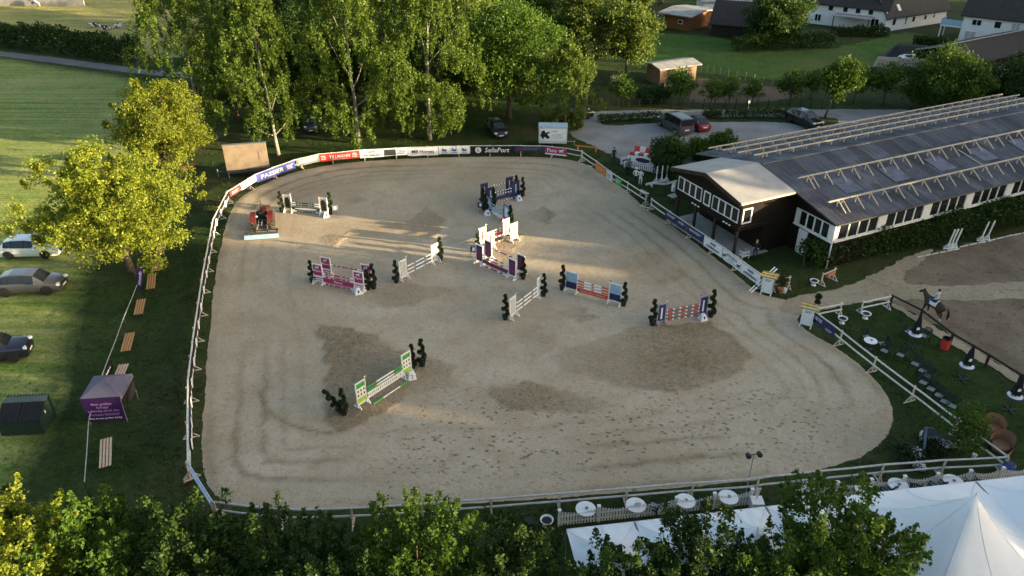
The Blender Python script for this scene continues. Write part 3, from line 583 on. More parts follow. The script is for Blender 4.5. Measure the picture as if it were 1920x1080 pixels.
# left side, sunlit
tree('field_maple', 'broad bright yellow green tree beside the white parked car', G(246, 510), 11.3, 5.5, 'mixed', 'lime', 420, 270, .155, 11, .03, .52, trunk=.025, nlimb=20)
tree('young_ash', 'bright green round tree behind the broad yellow green one', G(322, 352), 11.2, 4.3, 'mixed', 'lime', 290, 220, .17, 12, .16, .5, nlimb=18)
tree('birch_tree', 'tall weeping birch with dense hanging foliage next to the meadow hedge', G(385, 268), 20, 6.4, 'weep', 'birch', 950, 60, .19, 13, .1, .62, bark=BIRCHB, trunk=.011, nlimb=9, hang=1.2)
tree('birch_tree', 'slender birch with white trunk behind the grey trailer screen', G(522, 291), 18, 4.2, 'weep', 'birch', 700, 60, .19, 14, .14, .6, bark=BIRCHB, trunk=.011, nlimb=9, hang=1.2, lean=(-.9, .6))
tree('birch_tree', 'large drooping birch above the red and white banners', G(672, 268), 21, 6.2, 'weep', 'birch', 950, 60, .2, 15, .1, .68, bark=BIRCHB, trunk=.011, nlimb=9, hang=1.2)
tree('birch_tree', 'sunlit drooping birch above the white banner with three emblems', G(806, 262), 20, 5.4, 'weep', 'birch', 880, 60, .2, 16, .07, .68, bark=BIRCHB, trunk=.011, nlimb=9, hang=1.2, lean=(.6, 0))
E1 = tree('maple_tree', 'big dense maple beside the dark car under the trees', G(955, 222), 14.5, 6.0, 'round', 'mid', 330, 120, .27, 17, .1, .85, nlimb=20)
W1 = tree('willow_tree', 'loose grey green willow overhanging the small advertising trailer', G(1058, 236), 9.6, 4.4, 'weep', 'willow', 420, 60, .22, 18, .06, .6, hang=.6)
W2 = tree('willow_tree', 'tall olive willow at the corner of the vegetable garden', G(1172, 150), 11, 3.3, 'round', 'willow', 170, 120, .3, 19, .18, .75)
tree('poplar_tree', 'tall loose willow towering behind the maple', G(1085, 142), 13, 4.2, 'round', 'willow', 210, 120, .3, 20, .15, .8)
# wood behind
D1 = tree('maple_tree', 'leafy tree in the dark wood behind the birches', G(545, 212), 14.5, 6.0, 'round', 'dark', 230, 100, .32, 57, .06, .9, nlimb=10, group='woodland trees behind the birches'); D1.scale = (.75, .75, .75)
gw = 'woodland trees behind the birches'
for i, (px, h, src) in enumerate([((640, 206), 13, D1), ((745, 210), 13, D1), ((868, 200), 12, D1), ((448, 222), 12, D1), ((600, 190), 15, D1), ((575, 120), 17, D1), ((660, 150), 18, W2), ((720, 130), 16, D1), ((880, 160), 15, W2), ((895, 100), 13, D1), ((1000, 120), 15, D1), ((480, 150), 17, D1), ((790, 90), 17, D1), ((640, 75), 17, D1), ((520, 70), 16, W2), ((940, 60), 13, D1), ((1070, 80), 14, D1), ((1180, 60), 12, W2), ((840, 40), 15, D1), ((740, 20), 16, D1), ((1010, 20), 13, W2), ((1120, 15), 13, D1), ((1240, 8), 10, D1), ((1300, -5), 10, W2), ((420, 60), 14, D1), ((340, 40), 12, W2)]):
    copy_to(src, 'leafy tree in the dark wood behind the birches', G(*px), h / (14.5 if src is D1 else 11) * .88, i * 1.7, gw)
# right of the road
tree('conifer_tree', 'tall dense dark tree with one sunlit side in front of the farmhouse', G(1455, 88), 9.6, 4.7, 'round', 'dark', 240, 120, .3, 21, .05, .75)
tree('lilac_bush', 'light green bushy tree in front of the tall dense dark tree', G(1428, 82), 4.4, 2.0, 'round', 'mid', 70, 80, .26, 22, .05, .5)
tree('roadside_tree', 'slender leaning roadside tree at the end of the parking verge', G(1546, 221), 7.4, 1.9, 'round', 'mid', 150, 80, .26, 23, .3, .5, lean=(1.6, .4), trunk=.018)
T5 = tree('maple_tree', 'wide round maple with sunlit top behind the riding hall roof', G(1772, 208), 7.0, 4.7, 'round', 'mid', 330, 110, .26, 24, .03, .7)
tree('maple_tree', 'broad dark round tree at the far end of the riding hall', G(1905, 206), 6.4, 4.2, 'round', 'dark', 240, 110, .26, 25, .03, .7)
FT = tree('fruit_tree', 'small fruit tree with spreading crown in the vegetable garden', G(1332, 201), 3.7, 1.7, 'round', 'mid', 60, 50, .2, 26, .3, .35, trunk=.03, group='fruit trees in the vegetable garden')
for px, s_ in (((1167, 197), 1.05), ((1274, 196), 1.2), ((1366, 199), .95), ((1410, 197), .85)): copy_to(FT, FT['label'], G(*px), s_, px[0], FT['group'])
copy_to(FT, 'large spreading apple tree at the corner of the soil plot', G(1479, 197), 1.15, 2.0, 'fruit trees in the vegetable garden')
for px, s_ in (((1519, 186), 1.0), ((1600, 192), 1.15), ((1655, 196), 1.35)): copy_to(FT, 'bushy tree in the row along the road bend', G(*px), s_, px[0] * .7, 'trees along the road bend')
SB = tree('shrub', 'dense dark shrub in the vegetable garden beside the fence', G(1210, 193), 2.2, 1.3, 'round', 'dark', 50, 60, .2, 27, .02, .35, cat='shrub', group='dark garden shrubs')
copy_to(SB, SB['label'], G(1238, 192), 1.0, 2, SB['group'])
tree('elder_bush', 'big dark elder bush beside the stacked jump parts', G(1254, 325), 3.7, 1.7, 'round', 'dark', 170, 100, .2, 28, .03, .5, cat='bush')
tree('elder_bush', 'smaller grey green bush at the yard end of the riding hall', G(1308, 300), 2.3, 1.2, 'round', 'mid', 90, 80, .2, 29, .03, .4, cat='bush')
tree('elder_bush', 'wide leafy bush behind the judges annex roof', G(1347, 298), 2.7, 1.4, 'round', 'mid', 110, 80, .2, 30, .03, .4, cat='bush')
# hedges
def hedge(name, label, a, b, w, h, fol, n, leaf, seed, jag=.25, kind=None, cat='hedge'):
    g = np.random.default_rng(seed); a, b = np.array(a), np.array(b); d = b - a; L = np.linalg.norm(d); u = d / L; nn = np.array([-u[1], u[0]])
    s_ = g.random(n) * L; hh = h * (1 + jag * (vnoise(s_, s_ * 0, 1.6, seed) + .6 * vnoise(s_, s_ * 0, .6, seed + 1) - .8)); ww = w * (1 + jag * (vnoise(s_, s_ * 0, 1.9, seed + 2) - .5))
    th = g.random(n) * PI; rr = g.random(n) ** .25
    lat = np.cos(th) * rr; ver = np.abs(np.sin(th)) ** .6 * rr
    P_ = np.stack([a[0] + u[0] * s_ + nn[0] * lat * ww / 2, a[1] + u[1] * s_ + nn[1] * lat * ww / 2, .12 + ver * hh], 1) + g.normal(size=(n, 3)) * .1
    P_[:, 2] = np.maximum(P_[:, 2], .08)
    o = thing(name, label, cat, (0, 0, 0)); link('foliage', leafmesh('foliage', P_, leaf, FOL[fol], g), o)
    q = MB(); z = Vector((*u, 0)); A_ = Vector((*a, 0)); B_ = Vector((*b, 0)); k = max(3, int(L / 1.2))
    for i in range(k + 1):
        c_ = A_.lerp(B_, i / k); q.tube(c_ + Vector((0, 0, -.05)), c_ + Vector((g.random() * .4 - .2, g.random() * .4 - .2, h * .8)), .05, .015, 5)
    q.build('stems', BARK, o); return o
hedge('hedge', 'long dark field hedge between lane and grazing meadow', G(-140, 64), G(262, 118), 3.6, 3.7, 'dark', 18000, .38, 31, .35)
hedge('hedge', 'overgrown dark hedge along the long side of the riding hall', G(1506, 500), G(1930, 410), 2.4, 2.3, 'dark', 22000, .2, 32, .4)
hedge('hedge', 'low trimmed hedge on the verge behind the parked cars', G(1122, 229), G(1240, 224), 1.0, .8, 'dark', 2600, .18, 33, .3)
hedge('hedge', 'short low hedge between the red car and the sign post', G(1318, 222), G(1352, 221), 1.0, .85, 'dark', 1200, .18, 34, .3)
hedge('hedge', 'low trimmed hedge behind the empty parking bays', G(1358, 221), G(1480, 220), 1.0, .9, 'dark', 2800, .18, 35, .3)
hedge('hedge', 'rough shrub row between paddock and farmhouse', G(1375, 96), G(1560, 88), 3.0, 2.3, 'dark', 6000, .3, 36, .45)
hedge('hedge', 'dark shrub border under the white farmhouse wing', G(1560, 68), G(1662, 68), 2.0, 1.6, 'dark', 3000, .3, 37, .5)
hedge('hedge', 'reddish brush pile row beside the apartment house', G(1712, 84), G(1770, 92), 2.4, 1.5, 'dark', 2200, .3, 38, .5)
# foreground tree row below the drone
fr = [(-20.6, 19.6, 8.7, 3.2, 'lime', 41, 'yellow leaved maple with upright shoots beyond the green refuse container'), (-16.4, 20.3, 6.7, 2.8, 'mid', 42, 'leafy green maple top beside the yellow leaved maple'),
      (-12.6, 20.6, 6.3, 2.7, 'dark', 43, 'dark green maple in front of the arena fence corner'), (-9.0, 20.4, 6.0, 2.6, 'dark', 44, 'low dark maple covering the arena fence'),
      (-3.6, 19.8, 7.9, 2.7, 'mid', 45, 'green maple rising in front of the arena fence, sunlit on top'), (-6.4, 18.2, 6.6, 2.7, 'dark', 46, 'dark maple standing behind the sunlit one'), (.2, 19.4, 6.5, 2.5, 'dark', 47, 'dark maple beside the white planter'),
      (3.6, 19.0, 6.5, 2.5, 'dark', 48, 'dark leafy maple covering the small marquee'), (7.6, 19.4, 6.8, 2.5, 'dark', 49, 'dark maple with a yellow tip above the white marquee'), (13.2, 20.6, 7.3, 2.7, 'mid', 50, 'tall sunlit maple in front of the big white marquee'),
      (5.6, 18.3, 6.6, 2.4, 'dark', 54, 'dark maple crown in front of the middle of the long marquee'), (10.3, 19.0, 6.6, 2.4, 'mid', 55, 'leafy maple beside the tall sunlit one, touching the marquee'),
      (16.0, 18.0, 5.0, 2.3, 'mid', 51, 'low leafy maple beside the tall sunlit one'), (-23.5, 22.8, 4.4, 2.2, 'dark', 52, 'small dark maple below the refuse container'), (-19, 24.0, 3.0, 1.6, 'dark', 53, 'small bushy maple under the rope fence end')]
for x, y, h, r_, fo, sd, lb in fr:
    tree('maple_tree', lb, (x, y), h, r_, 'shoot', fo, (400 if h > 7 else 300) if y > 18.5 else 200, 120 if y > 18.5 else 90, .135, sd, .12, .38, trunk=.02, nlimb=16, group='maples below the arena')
# the wood outside the picture on the sunward side that shades the arena
g = np.random.default_rng(77)
sx, sy = math.cos(SUN_AZ), math.sin(SUN_AZ); C0 = np.array([0, 57.8]) + 92 * np.array([sx, sy]); tn = np.array([-sy, sx])
PW = []; wb = MB()
for k in range(260):
    q = g.uniform(-75, 130); dp = g.uniform(0, 14)
    hgt_ = (13.2 + g.uniform(-.8, .8)) if q < -33 else (12.8 + g.uniform(-1, 1)) if q > 40 else (19.4 + g.uniform(-.6, .6)) if q < 0 else 17.6 + 1.6 * math.sin(q * .21 + 1) * math.sin(q * .077) + g.uniform(-1.0, 1.0)
    c_ = C0 + tn * q + dp * np.array([sx, sy]); r_ = g.uniform(2.6, 4.2)
    if abs(q + .5) < 1.7 + r_: hgt_ = g.uniform(12.2, 13.0)
    d_ = unit(g.normal(size=(220, 3))) * (g.random((220, 1)) ** .4)
    PW.append(d_ * np.array([r_, r_, hgt_ * .5]) + np.array([c_[0], c_[1], hgt_ * .52])); wb.tube((*c_, -.1), (*c_, hgt_ * .6), .25, .1, 6)
wo = thing('woodland', 'leafy wood bordering the show ground', 'woodland'); wo['kind'] = 'stuff'
o = link('foliage', leafmesh('foliage', np.concatenate(PW), 1.9, FOL['mid'], g), wo); o['kind'] = 'stuff'
o = wb.build('trunks', BARK, wo); o['kind'] = 'stuff'

# grass tufts round the arena, along fences and on the lawns
g = np.random.default_rng(8); n = 90000
tx = g.uniform(-34, 32, n); ty = g.uniform(24, 84, n); sd_ = poly_sd(tx, ty, ARENA)
dens = np.clip(1.2 - (-sd_) / 5, .12, 1) * np.clip(vnoise(tx, ty, 1.3, 21) * 2.2 - .55, 0, 1)
keep = (sd_ < -.02) & (g.random(n) < dens)
bx_, by_ = tx - 24.5, ty - 52.2; le, ln_ = bx_ * .903 + by_ * .43, -bx_ * .43 + by_ * .903
keep &= ~((le > -5) & (le < 40) & (ln_ > -.2) & (ln_ < 17.5))
for P_ in (PX([(1062, 238), (1095, 222), (1112, 207), (1720, 205), (1640, 265), (1420, 300), (1300, 318), (1225, 305), (1190, 310), (1150, 292), (1100, 268), (1068, 252)]), PX([(1455, 572), (1500, 556), (1560, 545), (1610, 530), (1650, 508), (1760, 462), (2200, 420), (2200, 800), (1920, 712), (1800, 640), (1740, 603), (1640, 568), (1505, 592)])): keep &= poly_sd(tx, ty, P_) < 0
tx, ty = tx[keep], ty[keep]; k = 3
TX = np.repeat(tx, k) + g.normal(size=len(tx) * k) * .07; TY = np.repeat(ty, k) + g.normal(size=len(tx) * k) * .07
C_ = np.stack([TX, TY, np.full(len(TX), .05)], 1)
GRS = foliage('grass_blades', (.03, .05, .012), (.075, .095, .03), .3)
o = link('grass_tufts', leafmesh('grass_tufts', C_, .15, GRS, g, up=0, asp=.3, hang=2.0)); tag(o, 'short rough grass round the arena and along the fences', 'grass', kind='stuff')
# ================================================================ arena fence
RZ = 1.15
def fence(label, pts, post_px=None, rails=(1.15, .62), step=3.4, m=OLDWHITE, closed_end=True, rr=.055, foot=.45, name='rail_fence'):
    P_ = [G3(x, y, RZ) for x, y in pts]; P_ = [Vector((p.x, p.y, 0)) for p in P_]
    f = thing(name, label, 'fence', P_[0], 0); base = P_[0]
    pm = None
    for a, b in zip(P_[:-1], P_[1:]):
        a, b = a - base, b - base
        for z in rails: q = MB(); q.path([a + Vector((0, 0, z)), (a + b) / 2 + Vector((0, 0, z - .02)), b + Vector((0, 0, z))], rr, 6, True); q.build('rail', m, f)
    tot = [0]
    for a, b in zip(P_[:-1], P_[1:]): tot.append(tot[-1] + (b - a).length)
    n = max(1, round(tot[-1] / step))
    for i in range(n + 1):
        s_ = tot[-1] * i / n; k = min(len(P_) - 2, max(j for j in range(len(P_) - 1) if tot[j] <= s_ + 1e-6)); d = (P_[k + 1] - P_[k]).normalized(); p = P_[k] + d * (s_ - tot[k]) - base
        ang = math.atan2(d.y, d.x)
        if pm is None:
            q = MB(); q.box((0, .075, .6), (.09, .07, 1.24)); q.bar((0, -foot, .05), (0, foot, .05), .06, .07); q.bar((0, -foot + .04, .06), (0, .06, .5), .04, .05); q.bar((0, foot - .02, .06), (0, .1, .45), .04, .05); pm = q.build('post', TWOOD, f); o = pm
        else: o = link('post', pm.data, f)
        o.location = p; o.rotation_euler = (0, 0, ang)
    return f
fence('rail fence hung with black banners along the lawn with benches', [(352, 866), (351, 800), (352, 714), (362, 630), (380, 511), (399, 412), (425, 361)])
fence('short rail fence corner nearest the yellow leaved maple', [(398, 941), (352, 868)], m=LBLUE)
fence('curved rail fence behind the row of advertising banners', [(427, 359), (449, 345.5), (478, 327.5), (515, 313), (552, 300), (598, 289), (674, 281.5), (763, 276.5), (822, 274.6), (882, 273.4), (966, 273), (1022, 273.8), (1064, 278.2), (1090, 283.3)])
fence('rail fence with small orange and green banners beside the onlookers', [(1091, 283.8), (1117, 301.5), (1150, 326), (1180, 344.5), (1211, 364)])
fence('rail fence hung with navy and white banners in front of the annex', [(1221, 372.5), (1248, 391.7), (1323, 441.5), (1358, 464.4), (1394, 491), (1430, 516)])
fence('white rail fence between arena and the garden chairs', [(1519, 577), (1571, 616), (1653, 680), (1733, 739), (1810, 797), (1888, 855)])
fence('white rail fence between arena and picket fence', [(1889, 857), (1765, 863), (1664, 870.6), (1528, 884), (1435, 894), (1400, 899), (1265, 907.5), (1126, 919), (987, 930), (870, 939), (700, 951), (560, 956), (480, 951), (402, 941)], m=mat('grey_rail', (.42, .43, .45), .55, .2, 4))
# ---------------------------------------------------------------- banners
def banner(label, a, b, h, m, top=RZ + .02, group=None, off=.1, sag=.03, name='banner', flip=False):
    A_, B_ = Vector(G(*a, top)), Vector(G(*b, top)); d = B_ - A_; L = d.length; ang = math.atan2(d.y, d.x); q = MB(); sd = rnd.random() * 9
    n = max(4, int(L / .4))
    def f(u, v): return (u * L, -off + .02 * math.sin(u * 9 + sd) * (1 - v) + .012 * math.sin(u * 23 + sd), top - h * (1 - v) - sag * math.sin(PI * u) * v + .015 * math.sin(u * 12 + sd) * (1 - v))
    q.grid(f, n, 3)
    q2 = [(x, y + .012, z) for x, y, z in q.V]; nv = len(q.V); q.F += [tuple(i + nv for i in reversed(f_)) for f_ in q.F]; q.V += q2; q.M = [0] * len(q.F)
    o = q.build(name, m, None, (A_.x, A_.y, 0), ang, smooth=True); tag(o, label, 'banner', group); o['L'] = L
    return o, L, top - h / 2
Y_ = -.145
b1, L, z = banner('worn dark banner with pale picture at the fence bend', (428, 358.5), (447.5, 346.5), .6, MAROON); scribble(CREAM, b1, L * .5, z, L * .6, .3, 2, Y_, 3)
b1, L, z = banner('plain white banner with small red mark beside the navy one', (449.5, 345.2), (477.5, 328), .62, CLOTHW); scribble(CRIMSON, b1, L * .1, z, .3, .25, 1, Y_, 4); scribble(NAVY, b1, L * .88, z + .05, .4, .1, 1, Y_, 5)
b1, L, z = banner('royal blue banner with large white capital lettering', (478.5, 327), (551, 300.3), .86, BLUE); lettering('PASSIER', CLOTHW, b1, L * .4, z, L * .58, .42, Y_); scribble(CLOTHW, b1, L * .85, z, L * .16, .5, 3, Y_, 6)
b1, L, z = banner('grey banner with thin white writing', (554, 298.7), (597, 289.3), .76, GREY); scribble(CLOTHW, b1, L * .5, z + .05, L * .8, .4, 2, Y_, 7)
b1, L, z = banner('red banner with bold white company lettering', (598, 289), (673, 281.6), .8, RED); lettering('TILLMANN', CLOTHW, b1, L * .5, z, L * .52, .34, Y_, .15); scribble(CLOTHW, b1, L * .5, z - .29, L * .4, .08, 1, Y_, 8)
for u in (.1, .88): scribble(CLOTHW, b1, L * u, z, .5, .5, 3, Y_, 9)
def stub(label, a, b, h=.84):
    b1, L, z = banner(label, a, b, h, CLOTHW); lettering('stübben', NAVY, b1, L * .5, z - .14, min(L * .7, 1.9), .26, Y_)
    q = MB()
    for k in (-1, 0, 1):
        x = L * .5 + k * .24
        for dx, dz, w, hh in ((-.075, 0, .035, .19), (.075, 0, .035, .19), (0, .08, .12, .035), (0, -.08, .12, .035), (0, 0, .05, .08)): q.box((x + dx, Y_ + .005, z + .2 + dz), (w, .004, hh))
    q.build('emblem', NAVY, b1)
stub('white banner with three navy emblems beside the red banner', (674, 281.6), (719.5, 278.9))
b1, L, z = banner('white banner with dark photograph and slanted blue writing', (720, 278.9), (763, 276.6), .78, CLOTHW); q = MB(); q.box((L * .26, Y_ + .005, z), (L * .48, .005, .66)); q.build('photograph', DARK, b1); scribble(BLUE, b1, L * .77, z, L * .4, .5, 3, Y_, 10)
b1, L, z = banner('white banner with thin underlined blue lettering', (763.5, 276.4), (821.5, 274.7), .92, CLOTHW); lettering('MB Horses', NAVY, b1, L * .5, z, L * .7, .36, Y_); q = MB(); q.box((L * .5, Y_ + .005, z - .26), (L * .75, .004, .03)); q.build('underline', NAVY, b1)
b1, L, z = banner('white banner with three square navy emblems in a row', (822.5, 274.6), (881, 273.5), .82, CLOTHW)
for k in (.18, .5, .82):
    q = MB(); x = L * k; q.prism([(x - .22, Y_, z - .1), (x + .22, Y_, z - .1), (x + .22, Y_, z + .2), (x, Y_, z + .05), (x - .22, Y_, z + .32)], (0, .004, 0)); q.build('emblem', BLUE, b1); scribble(NAVY, b1, x, z - .26, .6, .14, 1, Y_, int(k * 100))
b1, L, z = banner('black banner with white script lettering and round emblem', (882.5, 273.4), (965.5, 273), .86, mat('black_cloth', (.012, .012, .016), .6, .2)); lettering('SellaPort', CLOTHW, b1, L * .6, z, L * .55, .52, Y_, .2)
q = MB(); q.lathe([(.33, -.004), (.33, .004)], (L * .17, Y_, z), 20, 'Y'); q.build('emblem', CLOTHW, b1); lettering('SL', NAVY, b1, L * .17, z, .34, .3, Y_ - .012)
b1, L, z = banner('narrow dark navy banner with faint writing and maroon end', (966.5, 273), (1021.5, 273.8), .6, NAVY); scribble(GREY, b1, L * .55, z, L * .6, .3, 2, Y_, 12); scribble(RED, b1, L * .14, z, .5, .14, 1, Y_, 13)
b1, L, z = banner('tilted crimson banner with white lettering and white lower edge', (1022.5, 273.8), (1063.5, 278.3), .84, CRIMSON); lettering('Pavo', CLOTHW, b1, L * .33, z + .08, L * .45, .42, Y_); q = MB(); q.box((L * .5, Y_ + .005, z - .34), (L * .98, .004, .14)); q.build('white_edge', CLOTHW, b1)
def horsemark(p, x, z, s, m, y=Y_):
    q = MB(); q.prism([(x + a * s, y, z + b_ * s) for a, b_ in ((-.5, .0), (-.3, .2), (0, .15), (.25, .35), (.5, .3), (.45, .2), (.3, .2), (.2, -.05), (.35, -.3), (.22, -.3), (.05, -.08), (-.12, -.05), (-.2, -.35), (-.32, -.35), (-.28, 0), (-.45, -.1))], (0, .004, 0)); q.build('emblem', m, p)
horsemark(b1, L * .76, z + .08, .62, CLOTHW)
b1, L, z = banner('orange brown banner on the fence near the lone onlooker', (1118, 302), (1138, 317.5), .8, ORANGE); scribble(CREAM, b1, L * .5, z, L * .5, .3, 2, Y_, 14)
b1, L, z = banner('small white banner with blue writing beside the orange one', (1138.5, 318), (1150, 326), .8, CLOTHW); scribble(BLUE, b1, L * .5, z, L * .7, .5, 4, Y_, 15)
b1, L, z = banner('small green banner with white writing on the fence', (1156, 330), (1167.5, 337), .74, GREEN); scribble(CLOTHW, b1, L * .5, z, L * .7, .4, 3, Y_, 16)
for a, b_, lb in (((1250, 393), (1271, 407), 'navy banner with two white writing lines at the fence gap'), ((1271.5, 407.5), (1289, 419), 'short navy banner between two longer navy ones'), ((1289.5, 419.3), (1322.5, 441), 'long navy banner with red mark next to the white banner')):
    b1, L, z = banner(lb, a, b_, .72, NAVY); scribble(CLOTHW, b1, L * .55, z + .1, L * .7, .24, 2, Y_, int(a[0]))
    if a[0] > 1285: scribble(RED, b1, L * .1, z + .1, .3, .2, 1, Y_, 2)
stub('white banner with three navy emblems beside the long navy banner', (1323, 441.5), (1357.5, 464.2), .9)
b1, L, z = banner('white banner with two black jumping horses and dark writing', (1358.5, 464.8), (1393.5, 490.5), .9, CLOTHW); lettering('REITER BEKLA', NAVY, b1, L * .5, z + .2, L * .55, .2, Y_); scribble(CRIMSON, b1, L * .5, z - .02, L * .28, .12, 1, Y_, 18); scribble(NAVY, b1, L * .5, z - .24, L * .5, .1, 1, Y_, 19); horsemark(b1, L * .12, z - .05, .5, BLACK); horsemark(b1, L * .88, z - .1, .55, BLACK)
stub('white banner with three navy emblems next to the crossed poles', (1394, 491), (1428.5, 515), .9)
b1, L, z = banner('navy banner with white writing beside the garden chairs', (1521, 578.5), (1570, 615), .74, NAVY); scribble(CLOTHW, b1, L * .3, z + .1, L * .45, .3, 2, Y_, 20); scribble(CLOTHW, b1, L * .8, z - .16, L * .24, .2, 2, Y_, 21)
# black banners along the left fence, read from inside the arena
LP = [(351.5, 830), (351.5, 790), (351, 752), (351.6, 716), (356, 676), (360.5, 640), (365, 606), (370, 573), (375, 541), (380.5, 510), (385.5, 484), (390.5, 459), (395, 436), (399.5, 412), (408, 394), (417, 377), (425, 362)]
for k, (a, b_) in enumerate(zip(LP[:-1], LP[1:])):
    b1, L, z = banner('black banner with white script on the fence along the bench lawn', a, b_, .82, mat('black_cloth', 0), group='black banners along the bench lawn')
    scribble(CLOTHW, b1, L * .62, z, L * .6, .5, 1, Y_, 30 + k); q = MB(); q.lathe([(.32, -.004), (.32, .004)], (L * .18, Y_, z), 14, 'Y'); q.build('emblem', CLOTHW, b1)
# ================================================================ jumps
def stripes(q, a, b, r, pat):
    """pat: list of (length share, material index)"""
    a, b = Vector(a), Vector(b); s_ = 0; tot = sum(p for p, _ in pat)
    for w, i in pat: q.m = i; q.path([a.lerp(b, s_ / tot), a.lerp(b, (s_ + w) / tot)], r, 7); s_ += w
    q.m = 0
def wing(root, x, y, sgn, kind, mats, h=1.65, w=.72):
    """sgn -1: left wing (inner post on its right)"""
    fm, pm, am = mats; q = MB(); xi, xo = x - sgn * w / 2, x + sgn * w / 2
    for px in (xi, xo): q.box((px, y, h / 2 + .04), (.07, .07, h - (0 if px == xi else .0)))
    for z in (.22, h - .02): q.box((x, y, z), (w - .08, .06, .08))
    wg = q.build('wing', fm, root)
    for px in (xi, xo): q = MB(); q.box((px, y, .045), (.08, .72, .09)); q.bar((px, y - .3, .1), (px, y - .045, .42), .05); q.bar((px, y + .3, .1), (px, y + .045, .42), .05); q.build('foot', fm, wg)
    f0, f1 = .28, h - .07
    if kind == 'slat':
        for k in range(5): q = MB(); q.box((x - w / 2 + .1 + k * (w - .2) / 4, y, (f0 + f1) / 2), (.055, .045, f1 - f0)); q.build('slat', fm, wg)
    else:
        q = MB(); q.box((x, y, (f0 + f1) / 2), (w - .09, .035, f1 - f0)); pn = q.build('panel', pm, wg)
        for s_ in (-1, 1):
            yy = y + s_ * .021
            if kind == 'arch':
                q = MB(); n = 10; q.prism([(x - .24, yy, .4), (x + .24, yy, .4)] + [(x + .24 * math.cos(PI * k / n), yy, h - .5 + .3 * math.sin(PI * k / n)) for k in range(n + 1)], (0, s_ * .006, 0)); q.build('inset', am, pn)
            elif kind == 'blocks':
                for z, hh in ((.62, .16), (.4, .1)): q = MB(); q.box((x, yy + s_ * .003, z), (w - .1, .006, hh)); q.build('band', fm, pn)
            elif kind == 'half':
                q = MB(); q.box((x, yy + s_ * .003, .55), (w - .1, .006, .54)); q.build('band', am, pn)
            elif kind == 'green':
                q = MB(); q.box((x, yy + s_ * .003, .98), (w - .1, .006, .74)); q.build('band', WHITE, pn); q = MB(); q.box((x, yy + s_ * .003, .42), (w - .1, .006, .26)); q.build('band', LIME, pn)
                for k in range(6): q = MB(); q.box((x - .22 + (k % 3) * .22, yy + s_ * .008, 1.15 - (k // 3) * .3), (.09, .006, .16)); q.build('window_mark', DKGREEN, pn)
            elif kind == 'stripe': q = MB(); q.box((x, yy + s_ * .003, .88), (.12, .006, .9)); q.build('band', am, pn)
    return wg, h
def jump(label, pl, pr, rows, fills=(), wk='slat', wm=(WHITE, WHITE, WHITE), h=1.65, spread=None, back=None, w=.72, flags=True):
    a, b = Vector(G(*pl)), Vector(G(*pr)); d = b - a; L = d.length; c_ = (a + b) / 2
    o = thing('show_jump', label, 'jump', (c_.x, c_.y, .045), math.atan2(d.y, d.x)); x = L / 2
    ys = [0] + ([spread] if spread else [])
    for yy in ys:
        for sg in (-1, 1):
            wg, hh = wing(o, sg * x, yy, sg, wk, wm, h, w)
            if flags and yy == 0:
                q = MB(); q.tube((sg * (x - w / 2), 0, h), (sg * (x - w / 2), 0, h + .2), .01); q.prism([(sg * (x - w / 2), 0, h + .08), (sg * (x - w / 2) + .18, 0, h + .13), (sg * (x - w / 2), 0, h + .2)], (0, .006, 0)); q.build('flag', RED if sg > 0 else WHITE, wg)
    xi = x - w / 2 - .04
    for z, yy, mats, pat in rows:
        q = MB(); stripes(q, (-xi, yy - .075, z), (xi, yy - .075, z), .05, pat); q.build('pole', mats, o, smooth=False)
    for f in fills: f(o, xi)
    return o
def plank(z, hh, m, marks=None, yy=-.06):
    def f(o, xi):
        q = MB(); q.box((0, yy, z), (2 * xi, .04, hh)); p_ = q.build('plank', m, o)
        if marks: marks(p_, xi, z, yy - .024)
    return f
W3 = [(1, 0), (.5, 1), (1.5, 0), (.5, 1), (1, 0)]
pat_green = [(.7, 0), (.25, 1), (.2, 0), (1.1, 1), (.2, 0), (.25, 1), (.7, 0)]
JA = jump('green and white jump with arched wings beside the tractor', (542, 398), (609, 403.5), [(z, 0, [WHITE, DKGREEN], [(.55, 0), (.28, 1), (.06, 0), (.28, 1), (.06, 0), (.9, 1), (.06, 0), (.28, 1), (.06, 0), (.28, 1), (.55, 0)]) for z in (1.0, .78, .16)], [plank(.45, .24, DKGREEN, lambda p, xi, z, y: p and None)], 'arch', (WHITE, CREAM, DKGREEN))
q = MB(); q.prism([(1.1 * math.cos(2 * PI * k / 20), -.09, .45 + .09 * math.sin(2 * PI * k / 20)) for k in range(20)], (0, .006, 0)); q.build('oval_mark', WHITE, JA)
PINKP = [(.3, 0), (.3, 1), (.08, 0), (.4, 1), (.08, 0), (.7, 1), (.08, 0), (.4, 1), (.08, 0), (.3, 1), (.3, 0)]
JB = jump('crimson and white oxer with lettered wings and solid crimson plank', (599, 532), (675, 546.5), [(z, yy, [WHITE, CRIMSON], PINKP) for z, yy in ((.98, 0), (.72, 0), (.12, -.1), (1.12, 1.15))], [plank(.42, .36, CRIMSON, lambda p, xi, z, y: lettering('Pavo', CLOTHW, p, 0, z, .7, .2, y))], 'blocks', (WHITE, CRIMSON, WHITE), spread=1.15, w=.8)
for sg in (-1, 1):
    for yy in (0, 1.15): wg = MB(); lettering('Pavo', CLOTHW, JB, sg * 2.05 if False else sg * (Vector(G(675, 546.5)) - Vector(G(599, 532))).length / 2, 1.1, .6, .2, yy - .03); horsemark(JB, sg * (Vector(G(675, 546.5)) - Vector(G(599, 532))).length / 2, 1.38, .4, CLOTHW, yy - .03)
wh_or = [(1.1, 0), (.14, 1), (.12, 2), (1.6, 0), (.12, 2), (.14, 1), (1.1, 0)]
